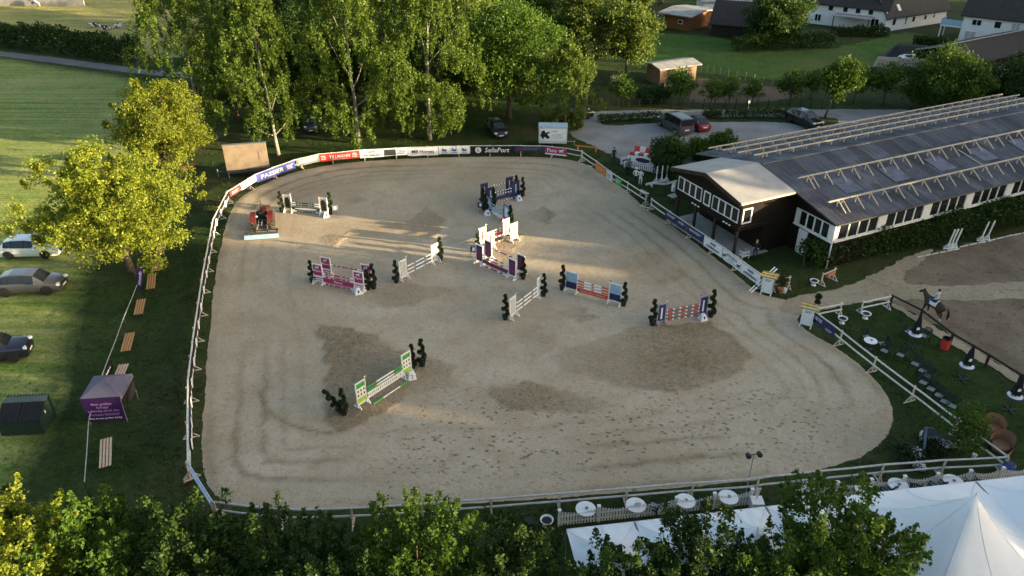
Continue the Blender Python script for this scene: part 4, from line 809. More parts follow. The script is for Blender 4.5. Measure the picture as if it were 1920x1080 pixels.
jump('slim white vertical jump with orange bands beside the crimson oxer', (757, 524.5), (816, 493.5), [(z, 0, [WHITE, ORANGE, BLACK], wh_or) for z in (1.0, .68, .36)], wk='slat')
jump('slim white vertical jump with orange bands between the purple oxer and the red one', (961, 596), (1012, 556), [(z, 0, [WHITE, ORANGE, BLACK], wh_or) for z in (1.0, .68, .36)], wk='slat')
nv = [(.25, 0), (.25, 1)] * 7
jump('navy jump with black and white poles and tall navy wings', (920, 383), (967, 370.5), [(z, yy, [WHITE, NAVY], nv) for z, yy in ((1.05, 0), (.78, 0), (.14, -.15), (1.2, 1.1))], [plank(.42, .3, NAVY)], 'stripe', (NAVY, NAVY, LBLUE), spread=1.1)
jump('pale blue jump with grey planks next to the navy jump', (917, 398.5), (950, 415.5), [(z, 0, [LBLUE, BLACK], [(.4, 0), (.1, 1)] * 5) for z in (1.0, .75)], [plank(.5, .22, LBLUE), plank(.2, .22, WHITE)], 'arch', (BLUE, LBLUE, WHITE), h=1.5)
jump('red and white oxer standing in the evening light', (905, 461), (948.5, 444.5), [(z, yy, [WHITE, RED], [(.4, 0), (.4, 1)] * 4) for z, yy in ((1.05, 0), (.8, 0), (.12, -.4), (1.0, -1.0))], [plank(.45, .3, RED)], 'stripe', (OLDWHITE, OLDWHITE, RED), spread=-1.05)
pur = [(.5, 0), (.35, 1), (.3, 0), (.8, 1), (.3, 0), (.35, 1), (.5, 0)]
jump('purple and white oxer with arched double wings', (899.5, 495), (960.5, 522.5), [(z, yy, [WHITE, mat('violet_paint', (.17, .03, .1), .5)], pur) for z, yy in ((1.0, 0), (.72, 0), (.12, -.1), (1.15, 1.0))], [plank(.4, .3, mat('violet_paint', 0))], 'arch', (WHITE, NAVY, mat('violet_paint', 0)), spread=1.0)
jump('red and white jump with tall pale blue wings and lettered red plank', (1071, 547.5), (1152, 570.5), [(z, 0, [RED, WHITE, BLACK], [(.7, 0), (.08, 2), (.9, 1), (.3, 0), (.9, 1), (.08, 2), (.7, 0)]) for z in (1.12, .88, .64)], [plank(.36, .3, RED, lambda p, xi, z, y: scribble(CREAM, p, 0, z, 2 * xi * .8, .14, 1, y, 44))], 'half', (WHITE, LBLUE, NAVY), w=.95)
jump('red, grey and white barred jump with blue framed wings', (1238, 608.5), (1315.5, 594), [(z, 0, [RED, WHITE, GREY], [(.12, 1), (.55, 0), (.22, 1), (.5, 2), (.22, 1), (.5, 0), (.22, 1), (.5, 2), (.22, 1), (.55, 0), (.12, 1)]) for z in (1.1, .82, .54, .26)], [plank(.68, .95, GREY, None, .0)], 'stripe', (mat('grey_blue_frame', (.3, .3, .38), .5), mat('deep_blue_panel', (.035, .045, .15), .5), WHITE), w=.62)
gr = [(1.1, 0), (.14, 2), (1.9, 1), (.14, 2), (1.1, 0)]
JJ = jump('green, yellow and white jump with house shaped wings and ladder plank', (680, 761), (764, 706), [(z, yy, [GREEN, WHITE, YELLOW], gr) for z, yy in ((1.1, 0), (.86, 0), (.1, -.45))], [], 'green', (WHITE, GREEN, LIME), h=1.75)
xx = (Vector(G(764, 706)) - Vector(G(680, 761))).length / 2 - .42
for z in (.34, .66): q = MB(); q.box((0, -.06, z), (2 * xx, .04, .09)); q.build('plank', WHITE, JJ)
for k in range(17): q = MB(); q.box((-xx + .1 + k * (2 * xx - .2) / 16, -.06, .5), (.1, .035, .23)); q.build('rung', WHITE, JJ)
# spiral topiaries
PL = mat('plastic_pot', (.02, .02, .024), .5, .2)
def topiary_proto():
    g = np.random.default_rng(3); o = thing('spiral_topiary', '', 'topiary'); n = 2600
    z = g.random(n); a = z * 2.3 * 2 * PI; taper = .36 * (1 - z * .7); rad = taper * .62
    c_ = np.stack([np.cos(a) * rad, np.sin(a) * rad, .42 + z * 1.42], 1); e = unit(g.normal(size=(n, 3))) * (g.random((n, 1)) ** .33) * (.17 - .06 * z[:, None])
    P_ = c_ + e; k = 500; P_ = np.concatenate([P_, unit(g.normal(size=(k, 3))) * .14 * g.random((k, 1)) ** .33 + np.array([0, 0, 1.95])])
    link('foliage', leafmesh('foliage', P_, .09, FOL['box'], g), o)
    q = MB(); q.tube((0, 0, .25), (0, 0, 1.9), .03, .015, 6); q.build('stem', BARK, o); q = MB(); q.lathe([(.17, 0), (.24, .34), (.26, .34), (.26, .38), (.2, .36)], n=14); q.build('pot', PL, o); return o
TP = topiary_proto(); first_t = [True]
def topiary(px, where, s=1.0, tilt=None):
    o = TP if first_t[0] else copy_tree(TP); first_t[0] = False
    o.location = (*G(*px), .05); s *= rnd.uniform(.82, 1.0); o.scale = (s, s, s * rnd.uniform(.94, 1.08)); o.rotation_euler = (tilt[0] if tilt else 0, tilt[1] if tilt else 0, px[0] * .9)
    o['label'] = 'dark spiral topiary ' + where; o['group'] = 'topiaries ' + where; return o
for where, L_ in (('at the green and white arched jump', [(529, 398), (621, 402)]), ('at the crimson oxer', [(586, 530), (690, 544), (701, 542)]), ('at the white and orange jump next to the crimson oxer', [(743.5, 531), (826, 489)]),
                  ('around the navy and pale blue jumps', [(906, 392), (911, 400), (926, 388), (968, 368), (980, 369), (957, 425)]), ('beside the purple and red oxers', [(896, 474), (981, 524), (959, 440)]), ('at the white and orange jump next to the red one', [(947.5, 600), (1019, 556)]),
                  ('at the red and pale blue jump', [(1054, 544), (1169, 574)]), ('at the red grey barred jump', [(1223, 611), (1332, 595)]), ('at the green jump with the ladder plank', [(646, 779), (774, 692), (792, 687)])):
    for p_ in L_: topiary(p_, where)
t_ = topiary((640, 774), 'at the green jump with the ladder plank', .95); t_['label'] = 'leaning dark spiral topiary beside the green jump'; t_.rotation_euler = (R(8), R(-24), 0); t_.location.z = .12
# number pyramids and boards
NUMW = mat('number_marker_white', (.7, .72, .76), .5, .08)
def marker(px, lb):
    q = MB(); s_ = .27; q.prism([(-s_, -s_, 0), (s_, -s_, 0), (s_, s_, 0), (-s_, s_, 0)], (0, 0, .05)); q.add([(-s_, -s_, .05), (s_, -s_, .05), (s_, s_, .05), (-s_, s_, .05), (-.12, -.12, .46), (.12, -.12, .46), (.12, .12, .46), (-.12, .12, .46)], [(0, 1, 5, 4), (1, 2, 6, 5), (2, 3, 7, 6), (3, 0, 4, 7), (4, 5, 6, 7)])
    o = q.build('number_marker', NUMW, None, (*G(*px), .05), R(20)); tag(o, lb, 'marker', 'white number markers'); return o
for px, lb, dgt in (((672, 551), 'white number marker at the crimson oxer', None), ((752, 519), 'white number marker behind the white and orange jump by the crimson oxer', None), ((973, 376), 'white number marker at the navy jump', None), ((954, 592), 'white number marker at the white jump beside the red one', None), ((1317, 600), 'white number marker at the red grey barred jump', None), ((772, 710), 'white number marker at the green ladder jump', '2'), ((612, 407), 'white number marker at the arched green jump', None), ((914, 404), 'white number marker at the pale blue jump', None)):
    o = marker(px, lb)
    for k, a in enumerate((0, PI / 2)):
        l_ = lettering(dgt, NAVY, o, 0, 0, .14, .24, 0) if dgt else None
        if l_ is None: q = MB(); q.box((0, 0, 0), (.12, .004, .2)); l_ = q.build('number', NAVY, o)
        l_.rotation_euler = (R(-20.5), 0, a); l_.location = (.205 * math.sin(a), -.205 * math.cos(a), .25)
for px, lb in (((630, 403), 'small grey number board beside the arched green jump'), ((901, 397), 'small blue number board beside the pale blue jump'), ((888, 481), 'small blue number board beside the purple oxer')):
    o = thing('number_board', lb, 'sign', (*G(*px), .05), R(8)); q = MB()
    for x in (-.24, .24): q.bar((x, -.16, 0), (x, 0, .95), .035); q.bar((x, .2, 0), (x, .02, .95), .035)
    q.build('stand', GALV, o); q = MB(); q.box((0, -.1, .66), (.5, .02, .5), Rm=Matrix.Rotation(R(-10), 3, 'X')); pn = q.build('panel', NAVY if px[0] > 700 else GREY, o); q = MB(); q.box((0, -.116, .68), (.2, .006, .28), Rm=Matrix.Rotation(R(-10), 3, 'X')); q.build('number', CLOTHW, pn)
# ================================================================ vehicles
def paint(name, col, metal=.3):
    m = mat(name, col, .28, .04, 1.5, metal=metal, spec=.5)
    m.node_tree.nodes['Principled BSDF'].inputs['Coat Weight'].default_value = .6; return m
CHROME = mat('alloy', (.5, .5, .52), .3, .1, 3, metal=.8); LAMPG = mat('lamp_glass', (.7, .72, .75), .1, .05); REDL = mat('rear_lamp', (.35, .01, .01), .2, .1); PLATE = mat('number_plate', (.75, .75, .72), .5, .05)
CARS = {  # stations x, half width, belt z, top z, top half width, glass code: w windscreen, g side glass, p pillar, b body
 'hatch': dict(L=4.45, st=[(-2.22, .72, .62, .66, .6), (-2.18, .8, .78, .82, .66), (-2.05, .84, .93, .97, .66), (-1.62, .87, .97, 1.38, .58), (-1.05, .89, .96, 1.5, .6), (-.98, .89, .96, 1.51, .6), (-.12, .9, .94, 1.53, .61), (-.02, .9, .94, 1.53, .61), (.62, .9, .92, 1.45, .6), (1.25, .89, .9, .98, .66), (1.75, .86, .82, .88, .66), (2.12, .78, .68, .74, .62), (2.23, .66, .56, .6, .56)], code='bbwgpgpgwbbb', wh=(-1.36, 1.36), wr=.33),
 'suv': dict(L=4.5, st=[(-2.25, .76, .75, .8, .62), (-2.2, .85, .9, .95, .7), (-2.1, .88, 1.04, 1.08, .7), (-1.7, .9, 1.07, 1.58, .64), (-1.0, .92, 1.06, 1.66, .66), (-.92, .92, 1.06, 1.66, .66), (-.1, .93, 1.04, 1.67, .67), (0, .93, 1.04, 1.67, .67), (.68, .93, 1.03, 1.56, .65), (1.2, .92, 1.01, 1.12, .72), (1.75, .9, .95, 1.03, .72), (2.15, .83, .8, .88, .68), (2.26, .7, .62, .66, .6)], code='bbwgpgpgwbbb', wh=(-1.36, 1.4), wr=.37),
 'van': dict(L=4.9, st=[(-2.45, .86, .9, .94, .78), (-2.42, .91, 1.05, 1.12, .8), (-2.38, .92, 1.1, 1.8, .74), (-2.25, .93, 1.1, 1.9, .76), (-1.3, .95, 1.1, 1.94, .78), (-1.2, .95, 1.1, 1.94, .78), (-.1, .95, 1.08, 1.94, .78), (.02, .95, 1.08, 1.94, .78), (.9, .95, 1.06, 1.84, .76), (1.7, .94, 1.04, 1.14, .78), (2.1, .91, .92, 1.0, .76), (2.4, .84, .74, .8, .7), (2.46, .72, .6, .64, .6)], code='bwbgpgpgwbbb', wh=(-1.5, 1.55), wr=.34)}
def car(label, px, ang, kind, pm, group, s=1.0, roofm=None):
    D = CARS[kind]; o = thing('parked_car', label, 'car', (*G(*px), .02), ang, group); st = D['st']; zb = .2; o.scale = (s, s, s)
    bod, roof_ = MB(), MB(); gl = {}
    sec = []
    for x, w, bz, tz, tw in st:
        h = [(w * .86, zb), (w * .97, zb + .14), (w, (zb + bz) * .55), (w * .985, bz - .05), (w * .95, bz), (tw, tz - .05), (tw * .8, tz - .005), (0, tz)]
        sec.append([Vector((x, y, z)) for y, z in h] + [Vector((x, -y, z)) for y, z in reversed(h[:-1])])
    n = len(sec[0]); code = D['code']
    for i in range(len(sec) - 1):
        for j in range(n - 1):
            f = [sec[i][j], sec[i + 1][j], sec[i + 1][j + 1], sec[i][j + 1]]; k = min(j, n - 2 - j); cd = code[i]
            if k == 4 and cd == 'g': key = 'side_window'; tgt = gl.setdefault((key, i, j < n // 2), MB())
            elif k in (5, 6) and cd == 'w': tgt = gl.setdefault(('windscreen' if i > 6 else 'rear_window', i, 0), MB())
            elif k == 4 and cd == 'p': tgt = gl.setdefault(('pillar', i, j < n // 2), MB())
            elif k in (5, 6) and 3 <= i <= 7: tgt = roof_
            else: tgt = bod
            tgt.add(f, [(0, 1, 2, 3)])
    bod.add(sec[0], [tuple(range(n))]); bod.add(sec[-1], [tuple(range(n - 1, -1, -1))])
    bod.add([(st[1][0], -.75, zb), (st[-2][0], -.75, zb), (st[-2][0], .75, zb), (st[1][0], .75, zb)], [(3, 2, 1, 0)])
    import bmesh
    bo = bod.build('body', pm, o); bm = bmesh.new(); bm.from_mesh(bo.data); bmesh.ops.remove_doubles(bm, verts=bm.verts, dist=.002); bm.to_mesh(bo.data); bm.free(); bo.data.polygons.foreach_set('use_smooth', [True] * len(bo.data.polygons)); bo.data.set_sharp_from_angle(angle=R(40))
    roof_.build('roof', roofm or pm, o, smooth=True)
    for (nm, _, _), q in gl.items(): q.build(nm, BLACK if nm == 'pillar' else GLASS, o)
    for x in D['wh']:
        for sd in (-1, 1):
            r = D['wr']; y = sd * (st[5][1] - .07); q = MB(); q.lathe([(r * .62, -.11), (r * .93, -.11), (r, -.07), (r, .07), (r * .93, .11), (r * .62, .11)], (x, y, r), 18, 'Y'); wh = q.build('wheel', RUBBER, o)
            q = MB(); q.lathe([(r * .62, -.02), (r * .62, .03), (r * .2, .045), (.02, .045)], (x, y + sd * .075, r), 14, 'Y')
            q.build('rim', CHROME, wh)
            a = MB(); pts = [(x + (r + .05) * math.cos(PI * k / 8), y + sd * .055, r + (r + .05) * math.sin(PI * k / 8)) for k in range(9)]; a.path(pts, .035, 5); a.build('wheel_arch', BLACK, bo)
    xf, xr = st[-2][0], st[1][0]
    for sd in (-1, 1):
        q = MB(); q.box((xf - .02, sd * .6, st[-3][2] - .12), (.22, .3, .13), sd * R(-22)); q.build('headlight', LAMPG, o)
        q = MB(); q.box((xr + .03, sd * .68, st[1][2] + .02), (.14, .2, .2)); q.build('tail_light', REDL, o)
        q = MB(); q.box((.72, sd * 1.0, st[8][2] + .08), (.12, .2, .13)); q.build('mirror', pm, o)
    q = MB(); q.box((xf + .1, 0, .42), (.05, .52, .11)); q.build('number_plate', PLATE, o); q = MB(); q.box((xr - .06, 0, .66), (.04, .52, .11)); q.build('number_plate', PLATE, o)
    q = MB(); q.box((xf + .06, 0, .58), (.1, .8, .14)); q.build('grille', BLACK, o); return o
gl_ = 'cars parked on the mown field'; gy = 'cars parked in the yard'; gt = 'cars under the trees'
car('white hatchback parked on the mown field beside the yellow tree', (63, 477), R(3), 'hatch', paint('white_car_paint', (.72, .73, .74), .0), gl_, 1.05)
car('silver grey hatchback parked on the mown field', (62, 544), R(6), 'hatch', paint('grey_car_paint', (.09, .09, .105)), gl_, 1.07)
car('dark blue estate car with chrome grille on the mown field', (-10, 672), R(16), 'suv', paint('navy_car_paint', (.015, .018, .04)), gl_, 1.0)
car('dark grey van parked in the yard', (1264, 243), R(112), 'van', paint('slate_car_paint', (.07, .075, .09)), gy, 1.05)
car('red compact car parked beside the grey van', (1306, 239), R(104), 'hatch', paint('red_car_paint', (.22, .012, .02)), gy, .95, BLACK)
car('black sport utility car parked at the end of the verge', (1506, 234), R(-65), 'suv', paint('black_car_paint', (.012, .014, .018)), gy, 1.05)
car('dark blue car half hidden behind the birch trunk', (586, 240), R(-80), 'suv', paint('blue_car_paint', (.03, .04, .08)), gt)
car('dark car parked under the big maple', (931, 250), R(-75), 'hatch', paint('dark_car_paint', (.02, .022, .028)), gt)
car('dark car tucked behind the willow by the yard', (1078, 222), R(20), 'hatch', paint('black_car_paint', 0), gt)
# ---------------------------------------------------------------- tractor with harrow
TR = thing('tractor', 'small red tractor with roll bar pulling a levelling harrow', 'tractor', (*G(497, 424), .05), R(100)); TRD = mat('tractor_red', (.09, .012, .01), .5, .3)
def part(name, m, par, f, smooth=False): q = MB(); f(q); return q.build(name, m, par, smooth=smooth)
part('hood', TRD, TR, lambda q: (q.prism([(.3, -.36, .75), (1.75, -.34, .75), (1.78, -.34, 1.1), (1.6, -.34, 1.25), (.3, -.36, 1.35)], (0, .7, 0))))
part('chassis', DARK, TR, lambda q: (q.box((.45, 0, .58), (2.4, .4, .34)), q.box((-.5, 0, .7), (.5, .6, .5))))
def wheel(x, y, r, w):
    q = MB(); q.lathe([(r * .5, -w / 2), (r * .92, -w / 2), (r, -w * .35), (r, w * .35), (r * .92, w / 2), (r * .5, w / 2)], (x, y, r), 20, 'Y'); wh = q.build('wheel', RUBBER, TR)
    q = MB(); n = 16
    for k in range(n):
        for s_ in (-1, 1):
            a = 2 * PI * (k + .5 * (s_ > 0)) / n; cx, cz = x + r * 1.01 * math.cos(a), r + r * 1.01 * math.sin(a); q.box((cx, y + s_ * w * .22, cz), (.07, w * .5, .07), Rm=Matrix.Rotation(-a, 3, 'Y') @ Matrix.Rotation(s_ * .5, 3, 'X'))
    tl = q.build('tread', mat('muddy_rubber', (.12, .09, .06), .9, .4), wh); tl['kind'] = 'stuff'
    q = MB(); q.lathe([(r * .52, -w * .3), (r * .52, w * .3)], (x, y, r), 14, 'Y'); q.build('rim', TRD, wh)
for s_ in (-1, 1):
    wheel(-.55, s_ * .72, .72, .42); wheel(1.25, s_ * .6, .42, .28)
    part('fender', TRD, TR, lambda q: q.prism([(-.55 + .82 * math.cos(a), s_ * .72 - .22, .72 + .82 * math.sin(a)) for a in [R(20 + 16 * k) for k in range(10)]] + [(-.55 + .77 * math.cos(a), s_ * .72 - .22, .72 + .77 * math.sin(a)) for a in [R(164 - 16 * k) for k in range(10)]], (0, .44, 0)))
    part('lift_arm', GALV, TR, lambda q: q.bar((-.7, s_ * .35, .6), (-1.75, s_ * .45, .45), .07))
    part('mirror', DARK, TR, lambda q: (q.box((.3, s_ * .6, 1.65), (.05, .16, .2)), q.bar((.3, s_ * .36, 1.3), (.3, s_ * .6, 1.6), .02)))
part('roll_bar', DARK, TR, lambda q: q.path([(-.65, -.5, .9), (-.65, -.5, 2.1), (-.65, -.3, 2.3), (-.65, .3, 2.3), (-.65, .5, 2.1), (-.65, .5, .9)], .035, 6))
part('seat', BLACK, TR, lambda q: (q.box((-.35, 0, 1.1), (.45, .46, .12)), q.box((-.55, 0, 1.36), (.12, .46, .5))))
part('steering_wheel', BLACK, TR, lambda q: (q.lathe([(.16, -.015), (.2, 0), (.16, .015)], (.15, 0, 1.5), 14), q.bar((.3, 0, 1.2), (.15, 0, 1.5), .04)))
part('exhaust', DARK, TR, lambda q: q.tube((1.2, .25, 1.2), (1.2, .25, 1.9), .04)); part('headlight', LAMPG, TR, lambda q: (q.box((-.75, .42, 1.25), (.06, .14, .12)), q.box((-.75, -.42, 1.25), (.06, .14, .12))))
part('top_link', GALV, TR, lambda q: q.bar((-.7, 0, .95), (-1.7, 0, .8), .06))
HW = part('harrow_frame', DARK, TR, lambda q: (q.box((-1.8, 0, .42), (.12, 2.7, .12)), q.box((-2.45, 0, .36), (.1, 2.7, .3)), *[q.box((-2.12, y, .42), (.6, .08, .1)) for y in (-1.3, -.5, .5, 1.3)]))
for k in range(9): q = MB(); q.box((-2.0 - .2 * (k % 2), -1.2 + k * .3, .22), (.05, .05, .36)); q.build('tine', DARK, HW)
part('levelling_plate', LBLUE, HW, lambda q: q.prism([(-2.52, -1.4, .05), (-2.85, -1.4, .1), (-2.82, -1.4, .16), (-2.5, -1.4, .34)], (0, 2.8, 0))); part('cage_roller', DARK, HW, lambda q: q.path([(-2.25, -1.3, .2), (-2.25, 1.3, .2)], .17, 10))
# ---------------------------------------------------------------- trailer screen and advertising trailer
TS = thing('screen_trailer', 'large beige backed display screen on a two axle trailer', 'trailer', (*G(468, 328), 0), R(13))
part('screen', TAN, TS, lambda q: q.box((0, 0, 2.0), (4.1, .35, 2.5))); part('screen_frame', GREY, TS, lambda q: (q.box((0, .05, .72), (4.2, .4, .08)), q.box((0, .05, 3.28), (4.2, .4, .07))))
part('hatch', TAN, TS, lambda q: q.box((1.5, -.2, 2.1), (.5, .02, .8)))
part('chassis', DARK, TS, lambda q: (q.box((.1, .2, .55), (4.2, 1.5, .18)), q.bar((-2.0, .2, .55), (-3.2, .2, .5), .1), q.bar((-1.9, -.4, .55), (-3.0, .2, .5), .08)))
for x in (.3, 1.1):
    for y in (-.6, 1.0): q = MB(); q.lathe([(.15, -.1), (.3, -.1), (.33, 0), (.3, .1), (.15, .1)], (x, y, .33), 14, 'Y'); wq = q.build('wheel', RUBBER, TS); q = MB(); q.lathe([(.15, -.05), (.15, .05)], (x, y, .33), 10, 'Y'); q.build('rim', CHROME, wq)
part('jockey_wheel', GALV, TS, lambda q: q.tube((-3.0, .2, 0), (-3.0, .2, .8), .05))
for x in (-1.9, 1.9): part('support_leg', GALV, TS, lambda q: q.tube((x, -.55, 0), (x, -.55, .6), .04))
TA = thing('advertising_trailer', 'small pale box trailer with a dark horse picture on its side', 'trailer', (*G(1036, 276), 0), R(-3))
part('box', mat('pale_trailer', (.55, .6, .62), .5, .08, 1), TA, lambda q: q.box((0, .75, 1.35), (3.1, 1.6, 1.75))); part('roof', LBLUE, TA, lambda q: q.box((0, .75, 2.26), (3.2, 1.7, .08)))
sgn = part('side_sign', CLOTHW, TA, lambda q: q.box((.05, -.07, 1.42), (2.75, .02, 1.3))); horsemark(sgn, -.85, 1.4, 1.1, BLACK, -.085); part('horse_head', BLACK, sgn, lambda q: q.prism([(-1.25, -.083, 1.85), (-.95, -.083, 1.95), (-.75, -.083, 1.6), (-.3, -.083, 1.15), (-.5, -.083, .95), (-.95, -.083, 1.2), (-1.05, -.083, .85), (-1.3, -.083, 1.2)], (0, .003, 0)))
scribble(NAVY, sgn, .15, 1.85, .7, .14, 1, -.083, 71); scribble(LBLUE, sgn, .55, 1.3, 1.4, .6, 4, -.083, 72); part('end_sign', CLOTHW, TA, lambda q: q.box((1.56, .75, 1.42), (.02, 1.2, 1.2)))
for y in (.1, 1.4): q = MB(); q.lathe([(.12, -.09), (.28, -.09), (.28, .09), (.12, .09)], (0, y, .28), 14, 'Y'); q.build('wheel', RUBBER, TA)
part('drawbar', GALV, TA, lambda q: (q.bar((1.5, .75, .45), (2.5, .75, .42), .08), q.box((0, .75, .44), (3.0, 1.5, .08)), q.tube((2.4, .75, 0), (2.4, .75, .6), .04), q.tube((-1.4, .2, 0), (-1.4, .2, .45), .04)))
# ================================================================ people and animals
def skinned(name, verts, edges, mats, parent=None, root=0, zones=None, sub=2, loc=None, rz=None):
    """verts: (x, y, z, radius[, radius2]); grown with Skin + Subdivision, then frozen as one mesh"""
    me = bpy.data.meshes.new(name); me.from_pydata([v[:3] for v in verts], edges, []); o = bpy.data.objects.new(name, me); COL.objects.link(o)
    o.modifiers.new('skin', 'SKIN'); md = o.modifiers.new('sub', 'SUBSURF'); md.levels = sub; md.render_levels = sub
    for i, v in enumerate(verts): d = me.skin_vertices[0].data[i]; d.radius = (v[3], v[4] if len(v) > 4 else v[3]); d.use_root = (i == root)
    nm = bpy.data.meshes.new_from_object(o.evaluated_get(bpy.context.evaluated_depsgraph_get())); bpy.data.objects.remove(o); bpy.data.meshes.remove(me)
    nm.materials.clear()
    for m_ in mats: nm.materials.append(m_)
    for p in nm.polygons: p.use_smooth = True; p.material_index = zones(p.center) if zones else 0
    return link(name, nm, parent, loc, rz)
def person(label, loc, rz, top, legs, hair=BOARDS, hat=None, sit=False, arms='down', shoe=BLACK, h=1.74):
    k = h / 1.74; o = thing('person', label, 'person', loc, rz); o.scale = (k, k, k)
    hipz = .93; kn = .5; V = [(0, 0, hipz, .13, .11), (0, .01, 1.12, .125, .1), (0, .0, 1.3, .15, .11), (0, .0, 1.42, .12, .09), (0, -.01, 1.5, .055), (0, -.02, 1.58, .075, .085), (0, -.025, 1.66, .082, .1), (0, -.01, 1.73, .05)]
    Ed = [(0, 1), (1, 2), (2, 3), (3, 4), (4, 5), (5, 6), (6, 7)]
    for s_ in (-1, 1):
        b_ = len(V)
        if sit: V += [(s_ * .13, -.02, hipz - .04, .1), (s_ * .3, -.36, hipz - .12, .075), (s_ * .3, -.26, hipz - .5, .05), (s_ * .3, -.2, hipz - .54, .045), (s_ * .3, -.38, hipz - .56, .035)]
        else: V += [(s_ * .1, 0, .84, .095), (s_ * .11, -.01, kn, .065), (s_ * .12, .02, .12, .045), (s_ * .12, .0, .05, .045), (s_ * .13, -.15, .04, .038)]
        Ed += [(0, b_), (b_, b_ + 1), (b_ + 1, b_ + 2), (b_ + 2, b_ + 3), (b_ + 3, b_ + 4)]
        b_ = len(V)
        A_ = {'down': [(.19, 0, 1.4), (.24, .03, 1.13), (.25, -.06, .88)], 'fold': [(.19, 0, 1.4), (.25, -.03, 1.14), (.06, -.2, 1.16)], 'hip': [(.19, 0, 1.4), (.32, .05, 1.15), (.18, -.02, .97)], 'rein': [(.18, -.02, 1.4), (.22, -.08, 1.14), (.1, -.34, 1.1)]}[arms]
        V += [(s_ * A_[0][0], A_[0][1], A_[0][2], .06), (s_ * A_[1][0], A_[1][1], A_[1][2], .045), (s_ * A_[2][0], A_[2][1], A_[2][2], .032)]; Ed += [(3, b_), (b_, b_ + 1), (b_ + 1, b_ + 2)]
        dv = (Vector(A_[2]) - Vector(A_[1])).normalized(); dv.x *= s_; hb = Vector((s_ * A_[2][0], A_[2][1], A_[2][2])) + dv * .08; V.append((*hb, .03, .018)); Ed.append((b_ + 2, b_ + 3)); pv = dv.orthogonal().normalized()
        for f in range(4): c_ = hb + dv * (.075 - .008 * abs(f - 1)) + pv * (-.027 + .018 * f); V.append((*c_, .009)); Ed.append((b_ + 3, len(V) - 1))
        V.append((*(hb + dv * .02 - pv * .06), .01)); Ed.append((b_ + 3, len(V) - 1))
    def zone(c):
        ax = abs(c.x)
        if c.z > 1.49: return 0
        if not sit and c.z < .09 and ax < .3: return 3
        if sit and c.z < hipz - .3: return 3
        if c.z > .96 or (ax > .19 and c.z > .93 and not sit):
            w_ = Vector((A_[2][0], A_[2][1], A_[2][2])); return 0 if (Vector((ax, c.y, c.z)) - w_).length < .1 else 1
        if not sit and ax > .2 and c.z > .62: return 0
        return 2
    skinned('body', V, Ed, [SKIN, top, legs, shoe], o, 0, zone, 2)
    hz = 1.66; q = MB(); n = 10; q.grid(lambda u, v: (.098 * math.cos(2 * PI * u) * math.cos(v * PI / 2), .012 + .115 * math.sin(2 * PI * u) * math.cos(v * PI / 2), hz + .0 + .115 * math.sin(v * PI / 2) - .05 * max(0, math.sin(2 * PI * u)) * (1 - v)), 14, 5); q.build('hair', hair, o, smooth=True)
    f = MB()
    for s_ in (-1, 1): f.box((s_ * .032, -.118, 1.645), (.022, .012, .012)); f.box((s_ * .085, -.01, 1.63), (.015, .04, .05))
    f.box((0, -.122, 1.56), (.04, .01, .01)); f.build('face_details', DARK, o); q = MB(); q.prism([(-.014, -.11, 1.595), (.014, -.11, 1.595), (0, -.145, 1.6), ], (0, 0, .03)); q.build('nose', SKIN, o)
    if hat: q = MB(); q.lathe([(.2, 1.7), (.2, 1.712), (.11, 1.72), (.105, 1.8), (.06, 1.83)], (0, 0, 0), 16); q.build('hat', hat, o, smooth=True)
    return o
DENIM = mat('dark_denim', (.03, .035, .05), .85); BLKC = mat('black_clothing', (.014, .014, .017), .85); GRYC = mat('grey_jacket', (.14, .14, .15), .85); WHC = mat('white_clothing', (.68, .68, .66), .8); STR = mat('pale_striped_shirt', (.45, .48, .55), .8, .3, 40); FAIR = mat('fair_hair', (.3, .2, .1), .7)
person('person in dark jacket and trousers standing alone at the yard edge', (*G(1150, 306), 0), R(20), BLKC, DENIM)
person('person in grey jacket and shorts standing by the jump parts, nearer the fence', (*G(1175, 329), 0), R(200), GRYC, BLKC)
person('person in grey top standing close beside another by the jump parts', (*G(1179, 327), 0), R(150), GRYC, DENIM)
person('person in white shirt and pale hat with dark trousers', (*G(1191, 346), 0), R(-30), WHC, DENIM, hat=CREAM, arms='hip')
person('person dressed all in white with dark hair, arms folded', (*G(1200, 347), 0), R(-20), WHC, WHC, arms='fold', h=1.66)
person('person in black with fair hair under the annex', (*G(1414, 486), 0), R(-25), BLKC, DENIM, FAIR, arms='hip')
